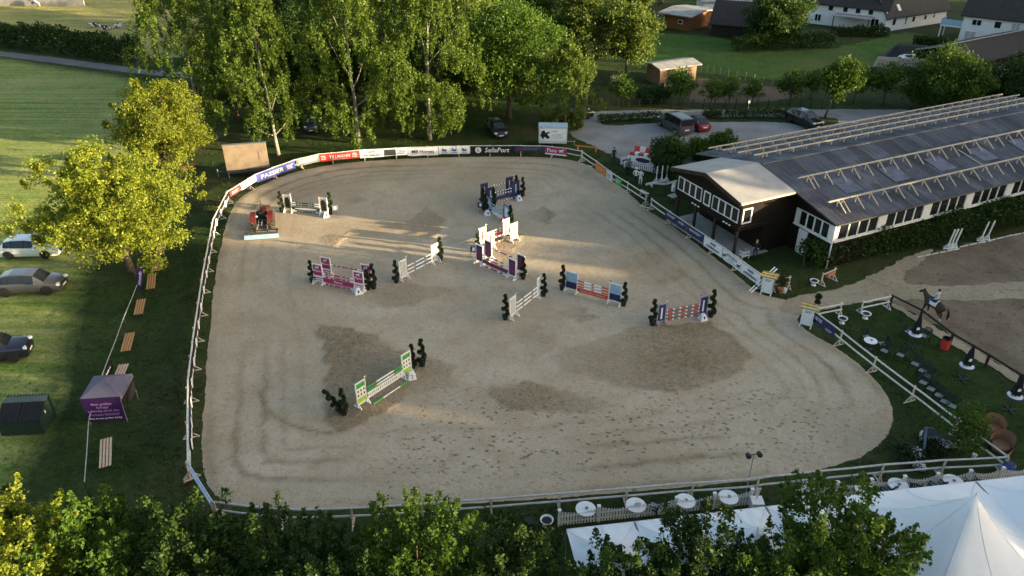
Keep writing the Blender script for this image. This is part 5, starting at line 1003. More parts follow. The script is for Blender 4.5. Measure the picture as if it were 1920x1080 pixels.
# ridden horse, heading away
HO = thing('horse', 'dark brown horse with white hind legs and black tail', 'horse', (*G(1745, 596), .02), R(24))
HB_ = mat('brown_horse_coat', (.05, .028, .018), .6, .3, 2); PATCH = mat('white_horse_coat', (.6, .58, .54), .7, .1)
hv = [(0, -.55, 1.18, .27, .3), (0, 0, 1.12, .28, .33), (0, .5, 1.17, .25, .3), (0, .76, 1.36, .16, .23), (0, .98, 1.56, .12, .18), (0, 1.08, 1.66, .1, .13), (0, 1.26, 1.54, .08, .1), (0, 1.42, 1.38, .06, .065), (0, -.82, 1.16, .16, .2)]
he = [(0, 1), (1, 2), (2, 3), (3, 4), (4, 5), (5, 6), (6, 7), (0, 8)]
for s_, fy, hy in ((-1, .12, -.12), (1, -.1, .16)):
    b_ = len(hv); hv += [(s_ * .16, .55, .92, .12), (s_ * .16, .57 + fy * .6, .52, .062), (s_ * .16, .55 + fy, .14, .045), (s_ * .16, .6 + fy, .04, .055)]; he += [(2, b_), (b_, b_ + 1), (b_ + 1, b_ + 2), (b_ + 2, b_ + 3)]
    b_ = len(hv); hv += [(s_ * .17, -.55, .9, .16), (s_ * .17, -.48 + hy * .5, .72, .1), (s_ * .17, -.74 + hy * .6, .5, .065), (s_ * .17, -.68 + hy, .14, .045), (s_ * .17, -.62 + hy, .04, .055)]; he += [(0, b_), (b_, b_ + 1), (b_ + 1, b_ + 2), (b_ + 2, b_ + 3), (b_ + 3, b_ + 4)]
skinned('body', hv, he, [HB_, PATCH, BLACK], HO, 1, lambda c: 2 if c.z < .06 else (1 if c.z < .42 and c.y < 0 or (c.z < .25) else 0), 2)
part('tail', BLACK, HO, lambda q: q.path([(0, -.98, 1.25), (0, -1.12, 1.1), (0, -1.18, .8), (0, -1.12, .45)], [.05, .09, .1, .03], 8), True)
part('mane', BLACK, HO, lambda q: q.prism([(-.02, .5, 1.42), (-.02, .8, 1.62), (-.02, 1.02, 1.8), (-.02, 1.12, 1.76), (-.02, .94, 1.55), (-.02, .68, 1.34)], (.04, 0, 0)))
for s_ in (-1, 1): part('ear', HB_, HO, lambda q: q.lathe([(.035, 0), (.03, .06), (.005, .13)], (s_ * .06, 1.06, 1.74), 6))
part('saddle_pad', WHC, HO, lambda q: q.grid(lambda u, v: (.33 * math.sin((u - .5) * PI * 1.05), -.3 + v * .62, 1.14 + .36 * math.cos((u - .5) * PI * 1.05)), 12, 3)); part('saddle', BLACK, HO, lambda q: q.grid(lambda u, v: (.35 * math.sin((u - .5) * 2), -.22 + v * .5, 1.15 + .385 * math.cos((u - .5) * 2) + .06 * (2 * v - 1) ** 2), 10, 5), True)
rp = G3(1745, 596); rr_ = person('rider in pale striped shirt, dark cap and blue breeches', (rp.x, rp.y, .62), R(24) + PI, STR, mat('blue_breeches', (.05, .06, .2), .8), sit=True, arms='rein', hat=None, hair=BLACK)
# cows
CW = mat('cow_hide', (.5, .49, .46), .8, .1); m, t, b = nt('cow_patches'); COWM = m
c = mixc(t, ramp(t, noise(t, pos(t, obj=True), 1.6, 2), [(.48, 0.0), (.5, 1.0)]), (.012, .011, .01), (.62, .6, .56)); t.links.new(c, b.inputs['Base Color']); b.inputs['Roughness'].default_value = .8
def cow(label, px, rz, lying, g):
    o = thing('cow', label, 'cow', (*G(*px), 0), rz, g); dz = -.62 if lying else 0
    cv = [(0, -.7, 1.1 + dz, .3, .34), (0, 0, 1.05 + dz, .34, .38), (0, .6, 1.12 + dz, .28, .32), (0, .95, 1.25 + dz, .17, .2), (0, 1.3, 1.4 + dz * .8, .13, .15), (0, 1.6, 1.25 + dz * .8, .09, .1)]; ce = [(0, 1), (1, 2), (2, 3), (3, 4), (4, 5)]
    for s_ in (-1, 1):
        b_ = len(cv)
        if lying: cv += [(s_ * .26, .7, .22, .1), (s_ * .34, .95, .1, .07), (s_ * .3, .6, .07, .05)]
        else: cv += [(s_ * .2, .6, .75, .11), (s_ * .2, .62, .4, .065), (s_ * .2, .62, .05, .055)]
        ce += [(2, b_), (b_, b_ + 1), (b_ + 1, b_ + 2)]; b_ = len(cv)
        if lying: cv += [(s_ * .34, -.6, .28, .13), (s_ * .48, -.25, .12, .08), (s_ * .45, -.55, .07, .05)]
        else: cv += [(s_ * .2, -.68, .75, .14), (s_ * .2, -.82, .42, .07), (s_ * .2, -.74, .05, .055)]
        ce += [(0, b_), (b_, b_ + 1), (b_ + 1, b_ + 2)]
        part('ear', BLACK, o, lambda q: q.box((s_ * .2, 1.28, 1.48 + dz * .8), (.16, .05, .08)))
    skinned('body', cv, ce, [COWM], o, 1, None, 2); part('tail', BLACK, o, lambda q: q.path([(0, -1.02, 1.25 + dz), (0, -1.12, .95 + dz), (0, -1.1, .55 + dz * .7)], [.04, .03, .05], 6))
cow('black and white cow standing near the pale wall', (68, 13), R(75), False, 'cows in the meadow'); cow('dark cow resting apart near the field hedge', (179, 50), R(160), True, 'cows in the meadow')
cow('mostly white cow lying between the dark ones', (199, 56), R(80), True, 'cows in the meadow'); cow('black cow lying beside the whitish one', (218, 52), R(-70), True, 'cows in the meadow')
# ================================================================ furniture and small things
# benches on the left lawn: each a row of slats on two frames
def bench(px0, px1, lb, m=WOOD, ns=4, w=.62):
    a, b_ = Vector(G(*px0, .45)), Vector(G(*px1, .45)); d = b_ - a; L = d.length; o = thing('bench', lb, 'bench', (*((a + b_) / 2), 0), math.atan2(d.y, d.x), 'slatted benches on the lawn')
    for k in range(ns): q = MB(); q.box((0, -w / 2 + .07 + k * (w - .14) / (ns - 1), .45), (L, w / ns * .72, .04)); q.build('slat', m, o)
    for s_ in (-1, 1): q = MB(); q.box((s_ * (L / 2 - .3), 0, .4), (.06, w - .04, .06)); q.bar((s_ * (L / 2 - .3), -w / 2 + .06, 0), (s_ * (L / 2 - .3), -w / 2 + .1, .38), .05); q.bar((s_ * (L / 2 - .3), w / 2 - .06, 0), (s_ * (L / 2 - .3), w / 2 - .1, .38), .05); q.build('leg_frame', DARK, o)
PALEW = mat('pale_bench_wood', (.5, .36, .25), .7, .2, 7)
for a, b_, lb, mm in (((197, 875), (199, 822), 'pale slatted bench on its own below the purple gazebo', PALEW), ((220, 712), (232, 683), 'pale slatted bench just behind the purple gazebo', PALEW), ((235, 658), (244, 624), 'orange brown slatted bench beside the worn path patch', WOOD), ((259, 589), (265, 561), 'slatted bench at the foot of the purple flag', WOOD), ((282, 541), (285, 514), 'brown bench standing right beside the purple flag', WOOD), ((291, 508), (297, 485), 'slatted bench under the edge of the yellow green tree', WOOD), ((300, 476), (305, 453), 'slatted bench half under the yellow green crown', WOOD), ((340, 318), (366, 306), 'reddish bench behind the bright green round tree', mat('red_bench_wood', (.45, .1, .05), .6))):
    bench(a, b_, lb, mm)
# rope fence
RF = thing('rope_fence', 'thin rope fence with slim posts beside the benches', 'fence', (0, 0, 0)); pts = [G3(x, y, .9) for x, y in ((158, 905), (166, 790), (174, 745), (200, 680), (232, 595), (262, 520))]
q = MB()
for a, b_ in zip(pts[:-1], pts[1:]): q.path([a, (a + b_) / 2 - Vector((0, 0, .05)), b_], .03, 5)
q.build('rope', mat('grey_rope', (.3, .3, .28), .8), RF)
for p_ in pts: q = MB(); q.tube((p_.x, p_.y, -.05), (p_.x, p_.y, .98), .025); q.build('post', DARK, RF)
o, L, z = banner('black banner hung on the rope fence behind the gazebo', (186, 706), (204, 672), .7, mat('black_cloth', 0), .9, name='rope_banner'); scribble(CLOTHW, o, L * .5, z, L * .6, .25, 1, Y_, 61)
# feather flag
FF = thing('feather_flag', 'purple feather flag with white lettering beside the benches', 'flag', (*G(265, 562), 0), R(-8)); part('base', BLACK, FF, lambda q: (q.box((0, 0, .04), (.9, .1, .06)), q.box((0, 0, .04), (.1, .9, .055))))
part('pole', DARK, FF, lambda q: q.path([(0, 0, .05), (.0, 0, 1.6), (.12, 0, 2.4), (.45, 0, 2.75), (.75, 0, 2.7)], .02, 6))
fs = part('sail', PURPLE, FF, lambda q: q.prism([(.03, 0, .75), (.22, 0, .95), (.55, 0, 1.6), (.78, 0, 2.3), (.76, 0, 2.68), (.46, 0, 2.73), (.14, 0, 2.4), (.02, 0, 1.6)], (0, .015, 0)))
l_ = lettering('rimondo', CLOTHW, fs, 0, 0, 1.2, .26, -.012); l_.rotation_euler = (0, R(-72), 0); l_.location = (.35, 0, 1.85)
# gazebo
GZ = thing('gazebo', 'purple pop up gazebo with grey roof and lettered back wall', 'gazebo', (*G(216, 772), 0), R(6)); GT = mat('gazebo_roof_cloth', (.11, .105, .15), .7, .12, 2); s_ = 1.08; gh = 1.9
part('roof', GT, GZ, lambda q: q.add([(-s_, -s_, gh), (s_, -s_, gh), (s_, s_, gh), (-s_, s_, gh), (0, 0, gh + .6)], [(0, 1, 4), (1, 2, 4), (2, 3, 4), (3, 0, 4)]))
for k in range(4): part('valance', PURPLE if k == 0 else GT, GZ, lambda q: (setattr(q, 'T', Matrix.Rotation(k * PI / 2, 4, 'Z')), q.box((0, -s_ - .01, gh - .13), (2 * s_, .02, .26))))
for x in (-1, 1):
    for y in (-1, 1): part('leg', GALV, GZ, lambda q: q.box((x * (s_ - .06), y * (s_ - .06), gh / 2), (.05, .05, gh)))
bw = part('back_wall', PURPLE, GZ, lambda q: q.grid(lambda u, v: ((u - .5) * 2 * (s_ - .02), -s_ - .03 + .04 * math.sin(u * 11) * (1 - v), .2 + v * 1.5), 16, 4)); LILAC = mat('lilac_lettering', (.4, .22, .55), .6)
for tx, z, w in (('Mein größter', 1.48, 1.15), ('Erfolg?', 1.24, .65), ('Lebendig durch den', 1.0, 1.7), ('Parcours kommen!', .77, 1.6), ('Was ist dein größter Erfolg?', .47, 1.8)): lettering(tx, LILAC if z > .6 else CLOTHW, bw, 0, z, w, .2 if z > .6 else .15, -s_ - .085)
part('side_wall', BLACK, GZ, lambda q: q.box((s_ + .0, .2, gh - .6), (.02, 1.5, 1.0)))
# refuse container
RC = thing('refuse_container', 'dark green container with two black lids standing on the field', 'container', (*G(57, 800), 0), R(5)); RC.scale = (.8, .8, .9)
part('body', DKGREEN, RC, lambda q: (q.prism([(-1.45, -1.0, .1), (-1.45, 1.0, .1), (-1.45, 1.0, 1.75), (-1.45, .25, 1.75), (-1.45, -1.0, 1.15)], (2.9, 0, 0)), q.box((0, 0, .06), (2.6, 1.6, .12))))
for x in (-.72, .72):
    ld = part('lid', BLACK, RC, lambda q: q.prism([(x - .69, -1.08, 1.14), (x - .69, .22, 1.77), (x - .69, .22, 1.83), (x - .69, -1.08, 1.2)], (1.38, 0, 0)))
    for k in range(6): part('rib', BLACK, ld, lambda q: q.prism([(x - .58 + k * .22, -1.05, 1.21), (x - .58 + k * .22, .2, 1.82), (x - .58 + k * .22, .2, 1.86), (x - .58 + k * .22, -1.05, 1.25)], (.07, 0, 0)))
part('rear_roof', mat('grey_green_sheet', (.055, .075, .07), .5, .2), RC, lambda q: q.box((0, .63, 1.79), (2.86, .76, .05)))
for k in range(14): part('ridge_slat', DKGREEN, RC, lambda q: q.box((-1.36 + k * .21, 1.05, 1.82), (.09, .2, .05)))
part('label_sticker', PLATE, RC, lambda q: q.box((1.46, -.1, 1.2), (.01, .12, .2)))
# jump material by the annex
def trestle(name, lb, a, b_, rails=(1.0, .55), m=TWOOD, rr=.045, h=1.05, cat='trestle', group=None, planter=False):
    A_, B_ = Vector(G(*a)), Vector(G(*b_)); d = B_ - A_; L = d.length; o = thing(name, lb, cat, (A_.x, A_.y, 0), math.atan2(d.y, d.x), group)
    for x in (0.05, L - .05): q = MB(); q.box((x, 0, h / 2 + .03), (.08, .08, h)); q.bar((x, -.42, .04), (x, .42, .04), .07); q.bar((x, -.38, .06), (x, -.03, .45), .05); q.bar((x, .38, .06), (x, .03, .45), .05); q.build('stand', m, o)
    for z in rails: q = MB(); q.path([(0, -.09, z), (L, -.09, z)], rr, 6); q.build('rail', m, o)
    return o, L
JS = thing('jump_material_stack', 'stacked red and white painted jump parts beside the elder bush', 'stack', (*G(1212, 312), 0), R(-30))
for k in range(5):
    q = MB(); stripes(q, (-1.9 + .1 * k, 1.2 - .28 * k, 1.5 - .05 * k), (1.9, 1.3 - .28 * k, 1.5 - .05 * k), .07, [(.5, 0), (.5, 1)] * 3); q.build('pole', [RED, WHITE], JS)
for k in range(7): part('planter_block', WHITE if k % 2 else RED, JS, lambda q: q.box((-1.6 + k * .5, -.1, 1.2), (.4, .5, .35)))
part('rack', DARK, JS, lambda q: (q.box((-1.2, .5, .55), (.1, 1.8, 1.1)), q.box((1.2, .5, .55), (.1, 1.8, 1.1)), q.box((0, .5, 1.05), (3.2, 1.8, .06))))
ov = part('arched_panel', WHITE, JS, lambda q: q.prism([(-1.9, -.75, .5), (1.6, -.75, .45), (1.6, -.75, .75), (1.0, -.75, 1.15), (0, -.75, 1.3), (-1.0, -.75, 1.2), (-1.9, -.75, 1.1)], (0, .06, 0))); part('oval', NAVY, ov, lambda q: q.prism([(-.2 + .8 * math.cos(k * .35), -.76, .85 + .25 * math.sin(k * .35)) for k in range(18)], (0, .008, 0)))
for k in range(17): part('slat', WHITE, JS, lambda q: q.box((-1.9 + k * .23, -1.3, .32), (.12, .04, .55)))
part('slat_rail', WHITE, JS, lambda q: (q.box((0, -1.32, .08), (4.0, .05, .1)), q.box((0, -1.32, .6), (4.0, .05, .1)))); part('shelf', GREY, JS, lambda q: q.box((0, -.9, .06), (3.4, 1.0, .1)))
q = MB(); q.box((0, 0, .45), (1.5, .06, .8)); o = q.build('painted_panel', WHITE, None, (*G(1176, 309), .05), R(12)); tag(o, 'white panel with navy horse figures leaning behind the onlookers', 'panel'); horsemark(o, -.35, .45, .55, NAVY, -.04); horsemark(o, .35, .45, .55, NAVY, -.04)
WS = thing('jump_stand', 'white upright jump stand with braced foot beside the annex', 'jump stand', (*G(1230, 342), 0), R(10), 'white upright stands by the annex')
part('post', WHITE, WS, lambda q: q.box((0, 0, .85), (.09, .09, 1.7))); part('foot', WHITE, WS, lambda q: (q.box((0, 0, .05), (.75, .08, .08)), q.box((0, 0, .045), (.075, .75, .075)), *[q.bar((a * .3, b_ * .3, .08), (a * .04, b_ * .04, .45), .05) for a, b_ in ((1, 0), (-1, 0), (0, 1), (0, -1))]))
for px in ((1240, 341), (1249, 340)): copy_to(WS, WS['label'], G(*px), 1.0, .5, WS['group'])
q = MB(); q.prism([(-1.8 + 3.6 * k / 14, 0, .14 + .1 * math.sin(k * .6)) for k in range(15)] + [(1.8 - 3.6 * k / 14, 0, .34 + .1 * math.sin((14 - k) * .6)) for k in range(15)], (0, .08, 0)); q.box((-1.2, .04, .12), (.1, .5, .24)); q.box((1.2, .04, .12), (.1, .5, .24)); tag(q.build('wave_plank', WHITE, None, (*G(1243, 348), 0), R(12)), 'white wavy jump plank lying below the upright stands', 'plank')
q = MB(); q.path([(-1.7, 0, .07), (1.7, 0, .07)], .06, 7); tag(q.build('ground_pole', NAVY, None, (*G(1232, 344), 0), R(5)), 'dark striped pole lying at the foot of the upright stands', 'pole')
q = MB(); q.lathe([(.2, 0), (.2, .5), (.12, .62), (.1, .62)], n=14); q.box((0, 0, .7), (.3, .1, .2)); tag(q.build('white_canister', WHITE, None, (*G(1262, 358), 0)), 'white canister standing at the annex corner', 'canister')
bq = MB(); A_, B_ = Vector(G(1200, 356, .42)), Vector(G(1216, 364, .42)); bo_ = thing('plank_bench', 'pale plank bench behind the rail fence near the onlookers', 'bench', (*((A_ + B_) / 2), 0), math.atan2(B_.y - A_.y, B_.x - A_.x)); L = (B_ - A_).length
part('seat', TWOOD, bo_, lambda q: q.box((0, 0, .42), (L, .35, .05)))
for x in (-1, 1): part('leg', TWOOD, bo_, lambda q: q.box((x * (L / 2 - .2), 0, .2), (.06, .3, .4)))
ob_ = thing('orange_barrier', 'low orange wooden barrier on the grass beside the yard', 'barrier', (*G(1100, 284), 0), R(-18)); part('rail', ORANGE, ob_, lambda q: q.box((0, 0, .55), (2.6, .08, .12)))
for x in (-1, 1): part('leg', ORANGE, ob_, lambda q: q.box((x * 1.0, 0, .25), (.08, .4, .5)))
for px, lb, rz in (((1100, 311), 'white pole lying on the grass inside the rail fence', -38), ((1213, 390), 'short white pole bridging the fence gap', -38)):
    q = MB(); q.path([(-.7, 0, .06), (.7, 0, .06)], .05, 7); tag(q.build('loose_pole', OLDWHITE, None, (*G(*px), 0), R(rz)), lb, 'pole')
tb = thing('terrace_table', 'low grey table in front of the annex posts', 'table', (*G(1263, 380), 0), R(30)); part('top', CONC, tb, lambda q: q.box((0, 0, .72), (1.1, .8, .05)))
for x in (-1, 1):
    for y in (-1, 1): part('leg', DARK, tb, lambda q: q.box((x * .48, y * .33, .35), (.05, .05, .7)))
tb = thing('serving_trolley', 'small white trolley with grey box under the annex', 'trolley', (*G(1394, 484), 0), R(20))
for z in (.3, .65): part('shelf', WHITE, tb, lambda q: q.box((0, 0, z), (.7, .5, .05)))
part('box', GREY, tb, lambda q: q.box((0, 0, .82), (.45, .35, .28)))
for x in (-1, 1):
    for y in (-1, 1): part('leg', WHITE, tb, lambda q: q.box((x * .32, y * .22, .32), (.04, .04, .63)))
# entrance stands
def entrance_stand(px, rz, lb):
    o = thing('entrance_stand', lb, 'stand', (*G(*px), .02), rz); part('front_panel', CLOTHW, o, lambda q: q.box((0, -.3, .78), (.62, .04, 1.3))); scribble(NAVY, o, 0, 1.2, .42, .2, 2, -.33, 3)
    for x in (-.36, .36):
        part('frame', WHITE, o, lambda q: (q.box((x, -.3, .7), (.07, .07, 1.4)), q.box((x, .5, .7), (.07, .07, 1.4)), q.bar((x, -.3, .9), (x, .5, .9), .05), q.bar((x, -.55, .04), (x, .75, .04), .06)))
    part('side_panel', BLUE, o, lambda q: q.box((.36, .1, .55), (.03, .7, .8)))
    for k in range(5): part('top_bar', YELLOW if k % 2 else OLDWOOD, o, lambda q: q.bar((-.6, -.35 + k * .22, 1.44), (.6, -.35 + k * .22, 1.44), .06, .06))
    return o
entrance_stand((1437, 549), R(-28), 'white and blue entrance stand beside the crossed white poles'); entrance_stand((1511, 609), R(-28), 'white entrance stand in front of the navy banner by the chairs')
for k, (a, b_) in enumerate((((1404, 546), (1454, 500)), ((1408, 549), (1458, 503)))):
    A_, B_ = G3(*a, .3), G3(*b_, 1.15); q = MB(); stripes(q, A_, B_, .055, [(.7, 0), (.1, 1)] * 4); tag(q.build('crossing_pole', [WHITE, NAVY], None), 'white pole with dark bands leaning across the entrance stand', 'pole', 'crossed poles at the entrance')
trestle('trestle_barrier', 'short pale wooden trestle behind the potted plants at the entrance', (1447, 545), (1478, 540)); PB = {}
def pot(px, lb, m, plant=None, r=.2, h=.3, seed=1, ph=.8, fol='box', pr=.3, n=400):
    o = thing('potted_plant' if plant else 'pot', lb, 'plant' if plant else 'pot', (*G(*px), .02)); q = MB(); q.lathe([(r * .75, 0), (r, h), (r * 1.1, h), (r * 1.1, h + .04), (r * .8, h + .02)], n=14); q.build('pot', m, o)
    if plant:
        g = np.random.default_rng(seed); P_ = unit(g.normal(size=(n, 3))) * pr * g.random((n, 1)) ** .35 * np.array([1, 1, 1.1]) + np.array([0, 0, h + ph * .55])
        link('foliage', leafmesh('foliage', P_, .1, FOL[fol], g), o); q = MB(); q.tube((0, 0, h - .05), (0, 0, h + ph * .6), .02, .012, 5); q.build('stem', BARK, o)
    return o
pot((1463, 549), 'dark bushy plant in terracotta pot at the entrance', TERRA, True, .22, .35, 2, 1.2, 'box', .45, 700); pot((1470, 549), 'empty white pot beside the terracotta one', WHITE)
for px, lb in (((1527, 592), 'ball shaped topiary behind the white entrance stand'),):
    o = pot(px, lb, PL, True, .2, .3, 5, 1.4, 'box', .22, 500); g = np.random.default_rng(6); P_ = unit(g.normal(size=(500, 3))) * .24 * g.random((500, 1)) ** .33 + np.array([0, 0, 1.55]); link('foliage', leafmesh('foliage', P_, .1, FOL['box'], g), o); q = MB(); q.tube((0, 0, .8), (0, 0, 1.5), .02, .02, 5); q.build('stem', BARK, o)
o, L = trestle('flower_barrier', 'wooden trestle carrying two terracotta flower boxes beside the hedge', (1538, 535), (1562, 524), (1.0,))
for x in (.35, .65): part('flower_box', TERRA, o, lambda q: q.box((L * x, -.16, .78), (L * .27, .22, .26)))
trestle('trestle_barrier', 'white two rail trestle barrier next to the ball topiary', (1528, 600), (1574, 591), m=OLDWHITE, rr=.06); trestle('trestle_barrier', 'white two rail trestle barrier at the start of the dark fence', (1612, 588), (1663, 577), m=OLDWHITE, rr=.06)
def urn(px, lb, g='white flower urns'):
    o = thing('flower_urn', lb, 'urn', (*G(*px), .0), 0, g); q = MB(); q.lathe([(.2, 0), (.2, .05), (.07, .1), (.07, .22), (.28, .32), (.34, .45), (.3, .45), (.26, .38)], n=16); q.build('bowl', WHITE, o, smooth=True)
    q = MB(); q.lathe([(.27, .37), (.2, .44), (.02, .47)], n=10); q.build('flowers', mat('dark_flowers', (.03, .02, .03), .8, .5, 9), o)
urn((1525, 535), 'white flower urn in front of the terracotta flower boxes'); urn((1578, 606), 'white flower urn at the end of the trestle by the ball topiary'); urn((1622, 597), 'white flower urn beside the trestle at the dark fence'); urn((1025, 986), 'white planter urn below the arena fence beside the black box')
# dark paddock fence
DF = thing('paddock_fence', 'dark wooden post and rail fence along the riding ground', 'fence'); pp = [G3(x, y) for x, y in ((1667, 577), (1722, 605), (1779, 650), (1846, 690), (1905, 728), (1960, 765))]
for a, b_ in zip(pp[:-1], pp[1:]): part('rail', BOARDS, DF, lambda q: q.bar(a + Vector((0, 0, 1.02)), b_ + Vector((0, 0, 1.02)), .09, .12))
for p_ in pp: part('post', BOARDS, DF, lambda q: q.box((p_.x, p_.y, .53), (.13, .13, 1.1)))
# bar tables with closed parasols
TW = mat('white_table_top', (.72, .73, .74), .4, .06)
def bar_table(px, lb, paras=True, r=.42):
    o = thing('bar_table', lb, 'table', (*G(*px), 0), 0, 'round white tables on the lawn'); part('base', DARK, o, lambda q: [q.bar((0, 0, .04), (.5 * math.cos(a), .5 * math.sin(a), .04), .06) for a in (0, PI / 2, PI, 1.5 * PI)] and None); part('column', DARK, o, lambda q: q.tube((0, 0, .02), (0, 0, 1.06), .035)); tp = part('top', TW, o, lambda q: q.lathe([(r, 1.06), (r, 1.1)], n=24)); part('edge', BLUE, tp, lambda q: q.path([((r + .012) * math.cos(k * PI / 12), (r + .012) * math.sin(k * PI / 12), 1.08) for k in range(25)], .025, 5)); scribble(NAVY, tp, 0, 0, .5, .22, 2, 1.104, 8, True)
    if paras:
        po = thing('parasol', 'closed black parasol standing in the ' + lb, 'parasol', (*G(*px), 1.105)); part('pole', DARK, po, lambda q: q.tube((0, 0, 0), (0, 0, 1.55), .025)); cn = part('canopy', BLKC, po, lambda q: q.grid(lambda u, v: ((.24 * (1 - v) ** .8 + .02) * (1 + .22 * math.sin(8 * 2 * PI * u)) * math.cos(2 * PI * u), (.24 * (1 - v) ** .8 + .02) * (1 + .22 * math.sin(8 * 2 * PI * u)) * math.sin(2 * PI * u), .12 + 1.42 * v), 48, 8), True); part('emblem', CLOTHW, cn, lambda q: q.lathe([(.11, -.004), (.11, .004)], (-.06, -.235, .55), 14, 'Y'))
bar_table((1708, 652), 'round bar table nearest the ridden horse'); bar_table((1803, 712), 'round bar table beyond the red bin'); bar_table((1892, 769), 'round bar table by the wicker chairs')
def low_table(px, lb, r=.5, grp=None, h=.72):
    o = thing('round_table', lb, 'table', (*G(*px), 0), 0, grp); part('top', TW, o, lambda q: q.lathe([(r, h - .04), (r, h)], n=24)); part('column', DARK, o, lambda q: q.tube((0, 0, .03), (0, 0, h - .04), .05)); part('base', DARK, o, lambda q: q.lathe([(.28, 0), (.26, .04), (.06, .06)], n=14)); part('ashtray', GREY, o, lambda q: q.lathe([(.08, h), (.09, h + .04), (.07, h + .04)], (.05, .02, 0), 10)); return o
low_table((1628, 655), 'round white table among the dark garden chairs', .42)
# garden chairs
GC = mat('dark_green_plastic', (.012, .022, .02), .45, .2); GS = mat('pale_cushion', (.2, .25, .24), .6, .15)
def chair_proto():
    o = thing('garden_chair', '', 'chair'); part('seat', GC, o, lambda q: q.box((0, 0, .42), (.5, .48, .05)))
    part('cushion', GS, o, lambda q: q.box((0, -.03, .46), (.42, .4, .03)))
    for k in range(5): part('back_slat', GC, o, lambda q: q.bar((-.18 + k * .09, .22, .45), (-.2 + k * .1, .34, .95), .06, .025))
    part('back_rail', GC, o, lambda q: q.path([(-.25, .3, .75), (-.24, .345, .93), (0, .36, 1.0), (.24, .345, .93), (.25, .3, .75)], .03, 6))
    for s_ in (-1, 1):
        part('armrest', GC, o, lambda q: q.path([(s_ * .27, .3, .72), (s_ * .29, .0, .68), (s_ * .28, -.22, .66)], .03, 6)); part('leg', GC, o, lambda q: q.tube((s_ * .28, -.22, .66), (s_ * .29, -.26, 0), .03, .025, 6)); part('leg', GC, o, lambda q: q.tube((s_ * .24, .22, .42), (s_ * .27, .3, 0), .03, .025, 6))
    return o
CH = chair_proto(); usedc = [False]
def chair(px, rz, lb, g): o = copy_tree(CH) if usedc[0] else CH; usedc[0] = True; o.location = (*G(*px), 0); o.rotation_euler = (0, 0, rz); o['label'] = lb; o['group'] = g
gr1 = 'dark garden chairs facing the arena'
for px in ((1656, 668), (1686, 676), (1713, 693), (1727, 706), (1737, 716), (1728, 728), (1742, 740), (1757, 752), (1768, 764), (1782, 772)): chair(px, R(-48), 'dark plastic garden chair with pale seat in the row behind the white fence', gr1)
for px, rz in (((1622, 642), R(10)), ((1652, 655), R(-90))): chair(px, rz, 'dark plastic garden chair drawn up to the round white table', 'dark chairs at the round table')
for px, rz in (((1700, 632), R(30)), ((1730, 640), R(-60))): chair(px, rz, 'dark chair beside the parasol table near the horse', 'dark chairs at the parasol table')
# bin, wicker chairs, blue barrel
RB = thing('litter_bin', 'red litter bin with dark rim beside the dark fence', 'bin', (*G(1770, 653), 0)); part('body', RED, RB, lambda q: q.lathe([(.27, 0), (.29, .1), (.29, .72), (.27, .75)], n=18)); part('rim', BLACK, RB, lambda q: q.lathe([(.3, .75), (.3, .82), (.24, .84), (.2, .7)], n=18))
WK = mat('wicker', (.26, .14, .08), .7, .3, 14, .02)
def wicker(px, rz, lb):
    o = thing('wicker_chair', lb, 'chair', (*G(*px), 0), rz, 'brown wicker chairs')
    part('shell', WK, o, lambda q: q.grid(lambda u, v: ((.5 + .1 * v) * math.sin((u - .5) * 4.2), -.05 + (.48 + .1 * v) * math.cos((u - .5) * 4.2), .1 + v * (.52 + .42 * math.cos((u - .5) * 3.6))), 18, 6), True)
    part('shell_back', WK, o, lambda q: q.grid(lambda u, v: ((.56 + .1 * v) * math.sin((.5 - u) * 4.2), -.05 + (.54 + .1 * v) * math.cos((.5 - u) * 4.2), .02 + v * (.6 + .42 * math.cos((.5 - u) * 3.6))), 18, 6), True)
    part('seat', WK, o, lambda q: q.lathe([(.46, .12), (.48, .38), (.4, .42)], n=18)); part('base', WK, o, lambda q: q.lathe([(.4, 0), (.42, .12)], n=18))
wicker((1858, 812), R(-30), 'brown wicker tub chair nearest the parasol tables'); wicker((1874, 843), R(-50), 'brown wicker tub chair at the fence corner')
bb_ = thing('blue_barrel', 'dark blue barrel behind the fence corner', 'barrel', (*G(1884, 893), 0)); part('body', BLUE, bb_, lambda q: q.lathe([(.27, 0), (.3, .08), (.3, .3), (.315, .32), (.3, .34), (.3, .6), (.315, .62), (.3, .64), (.3, .85), (.25, .9)], n=18)); part('lid', NAVY, bb_, lambda q: q.lathe([(.24, .9), (.24, .93)], n=18))
# flower bed at the arena corner
FB = np.random.default_rng(5); FLW = mat('white_petals', (.75, .75, .74), .6, .08)
def flowers(px, r, h, lb, n=260, seed=1, grp='white flowers in the arena corner'):
    g = np.random.default_rng(seed); o = thing('flowering_plant', lb, 'plant', (*G(*px), 0), 0, grp); P_ = unit(g.normal(size=(500, 3))) * g.random((500, 1)) ** .4 * np.array([r, r, h * .5]) + np.array([0, 0, h * .5]); P_[:, 2] = np.maximum(P_[:, 2], .04)
    link('foliage', leafmesh('foliage', P_, .14, FOL['dark'], g), o); d_ = unit(g.normal(size=(n, 3))); d_[:, 2] = np.abs(d_[:, 2]); e_ = g.normal(size=(n, 3)) * .03 + d_ * np.array([r, r, h * .55]) + np.array([0, 0, h * .5]); e_[:, 2] = np.maximum(e_[:, 2], .1); link('blossoms', leafmesh('blossoms', e_, .075, FLW, g, 1.0, .9), o)['kind'] = 'stuff'; q = MB(); q.tube((0, 0, -.05), (0, 0, h * .7), .02, .01, 5); q.build('stem', BARK, o)
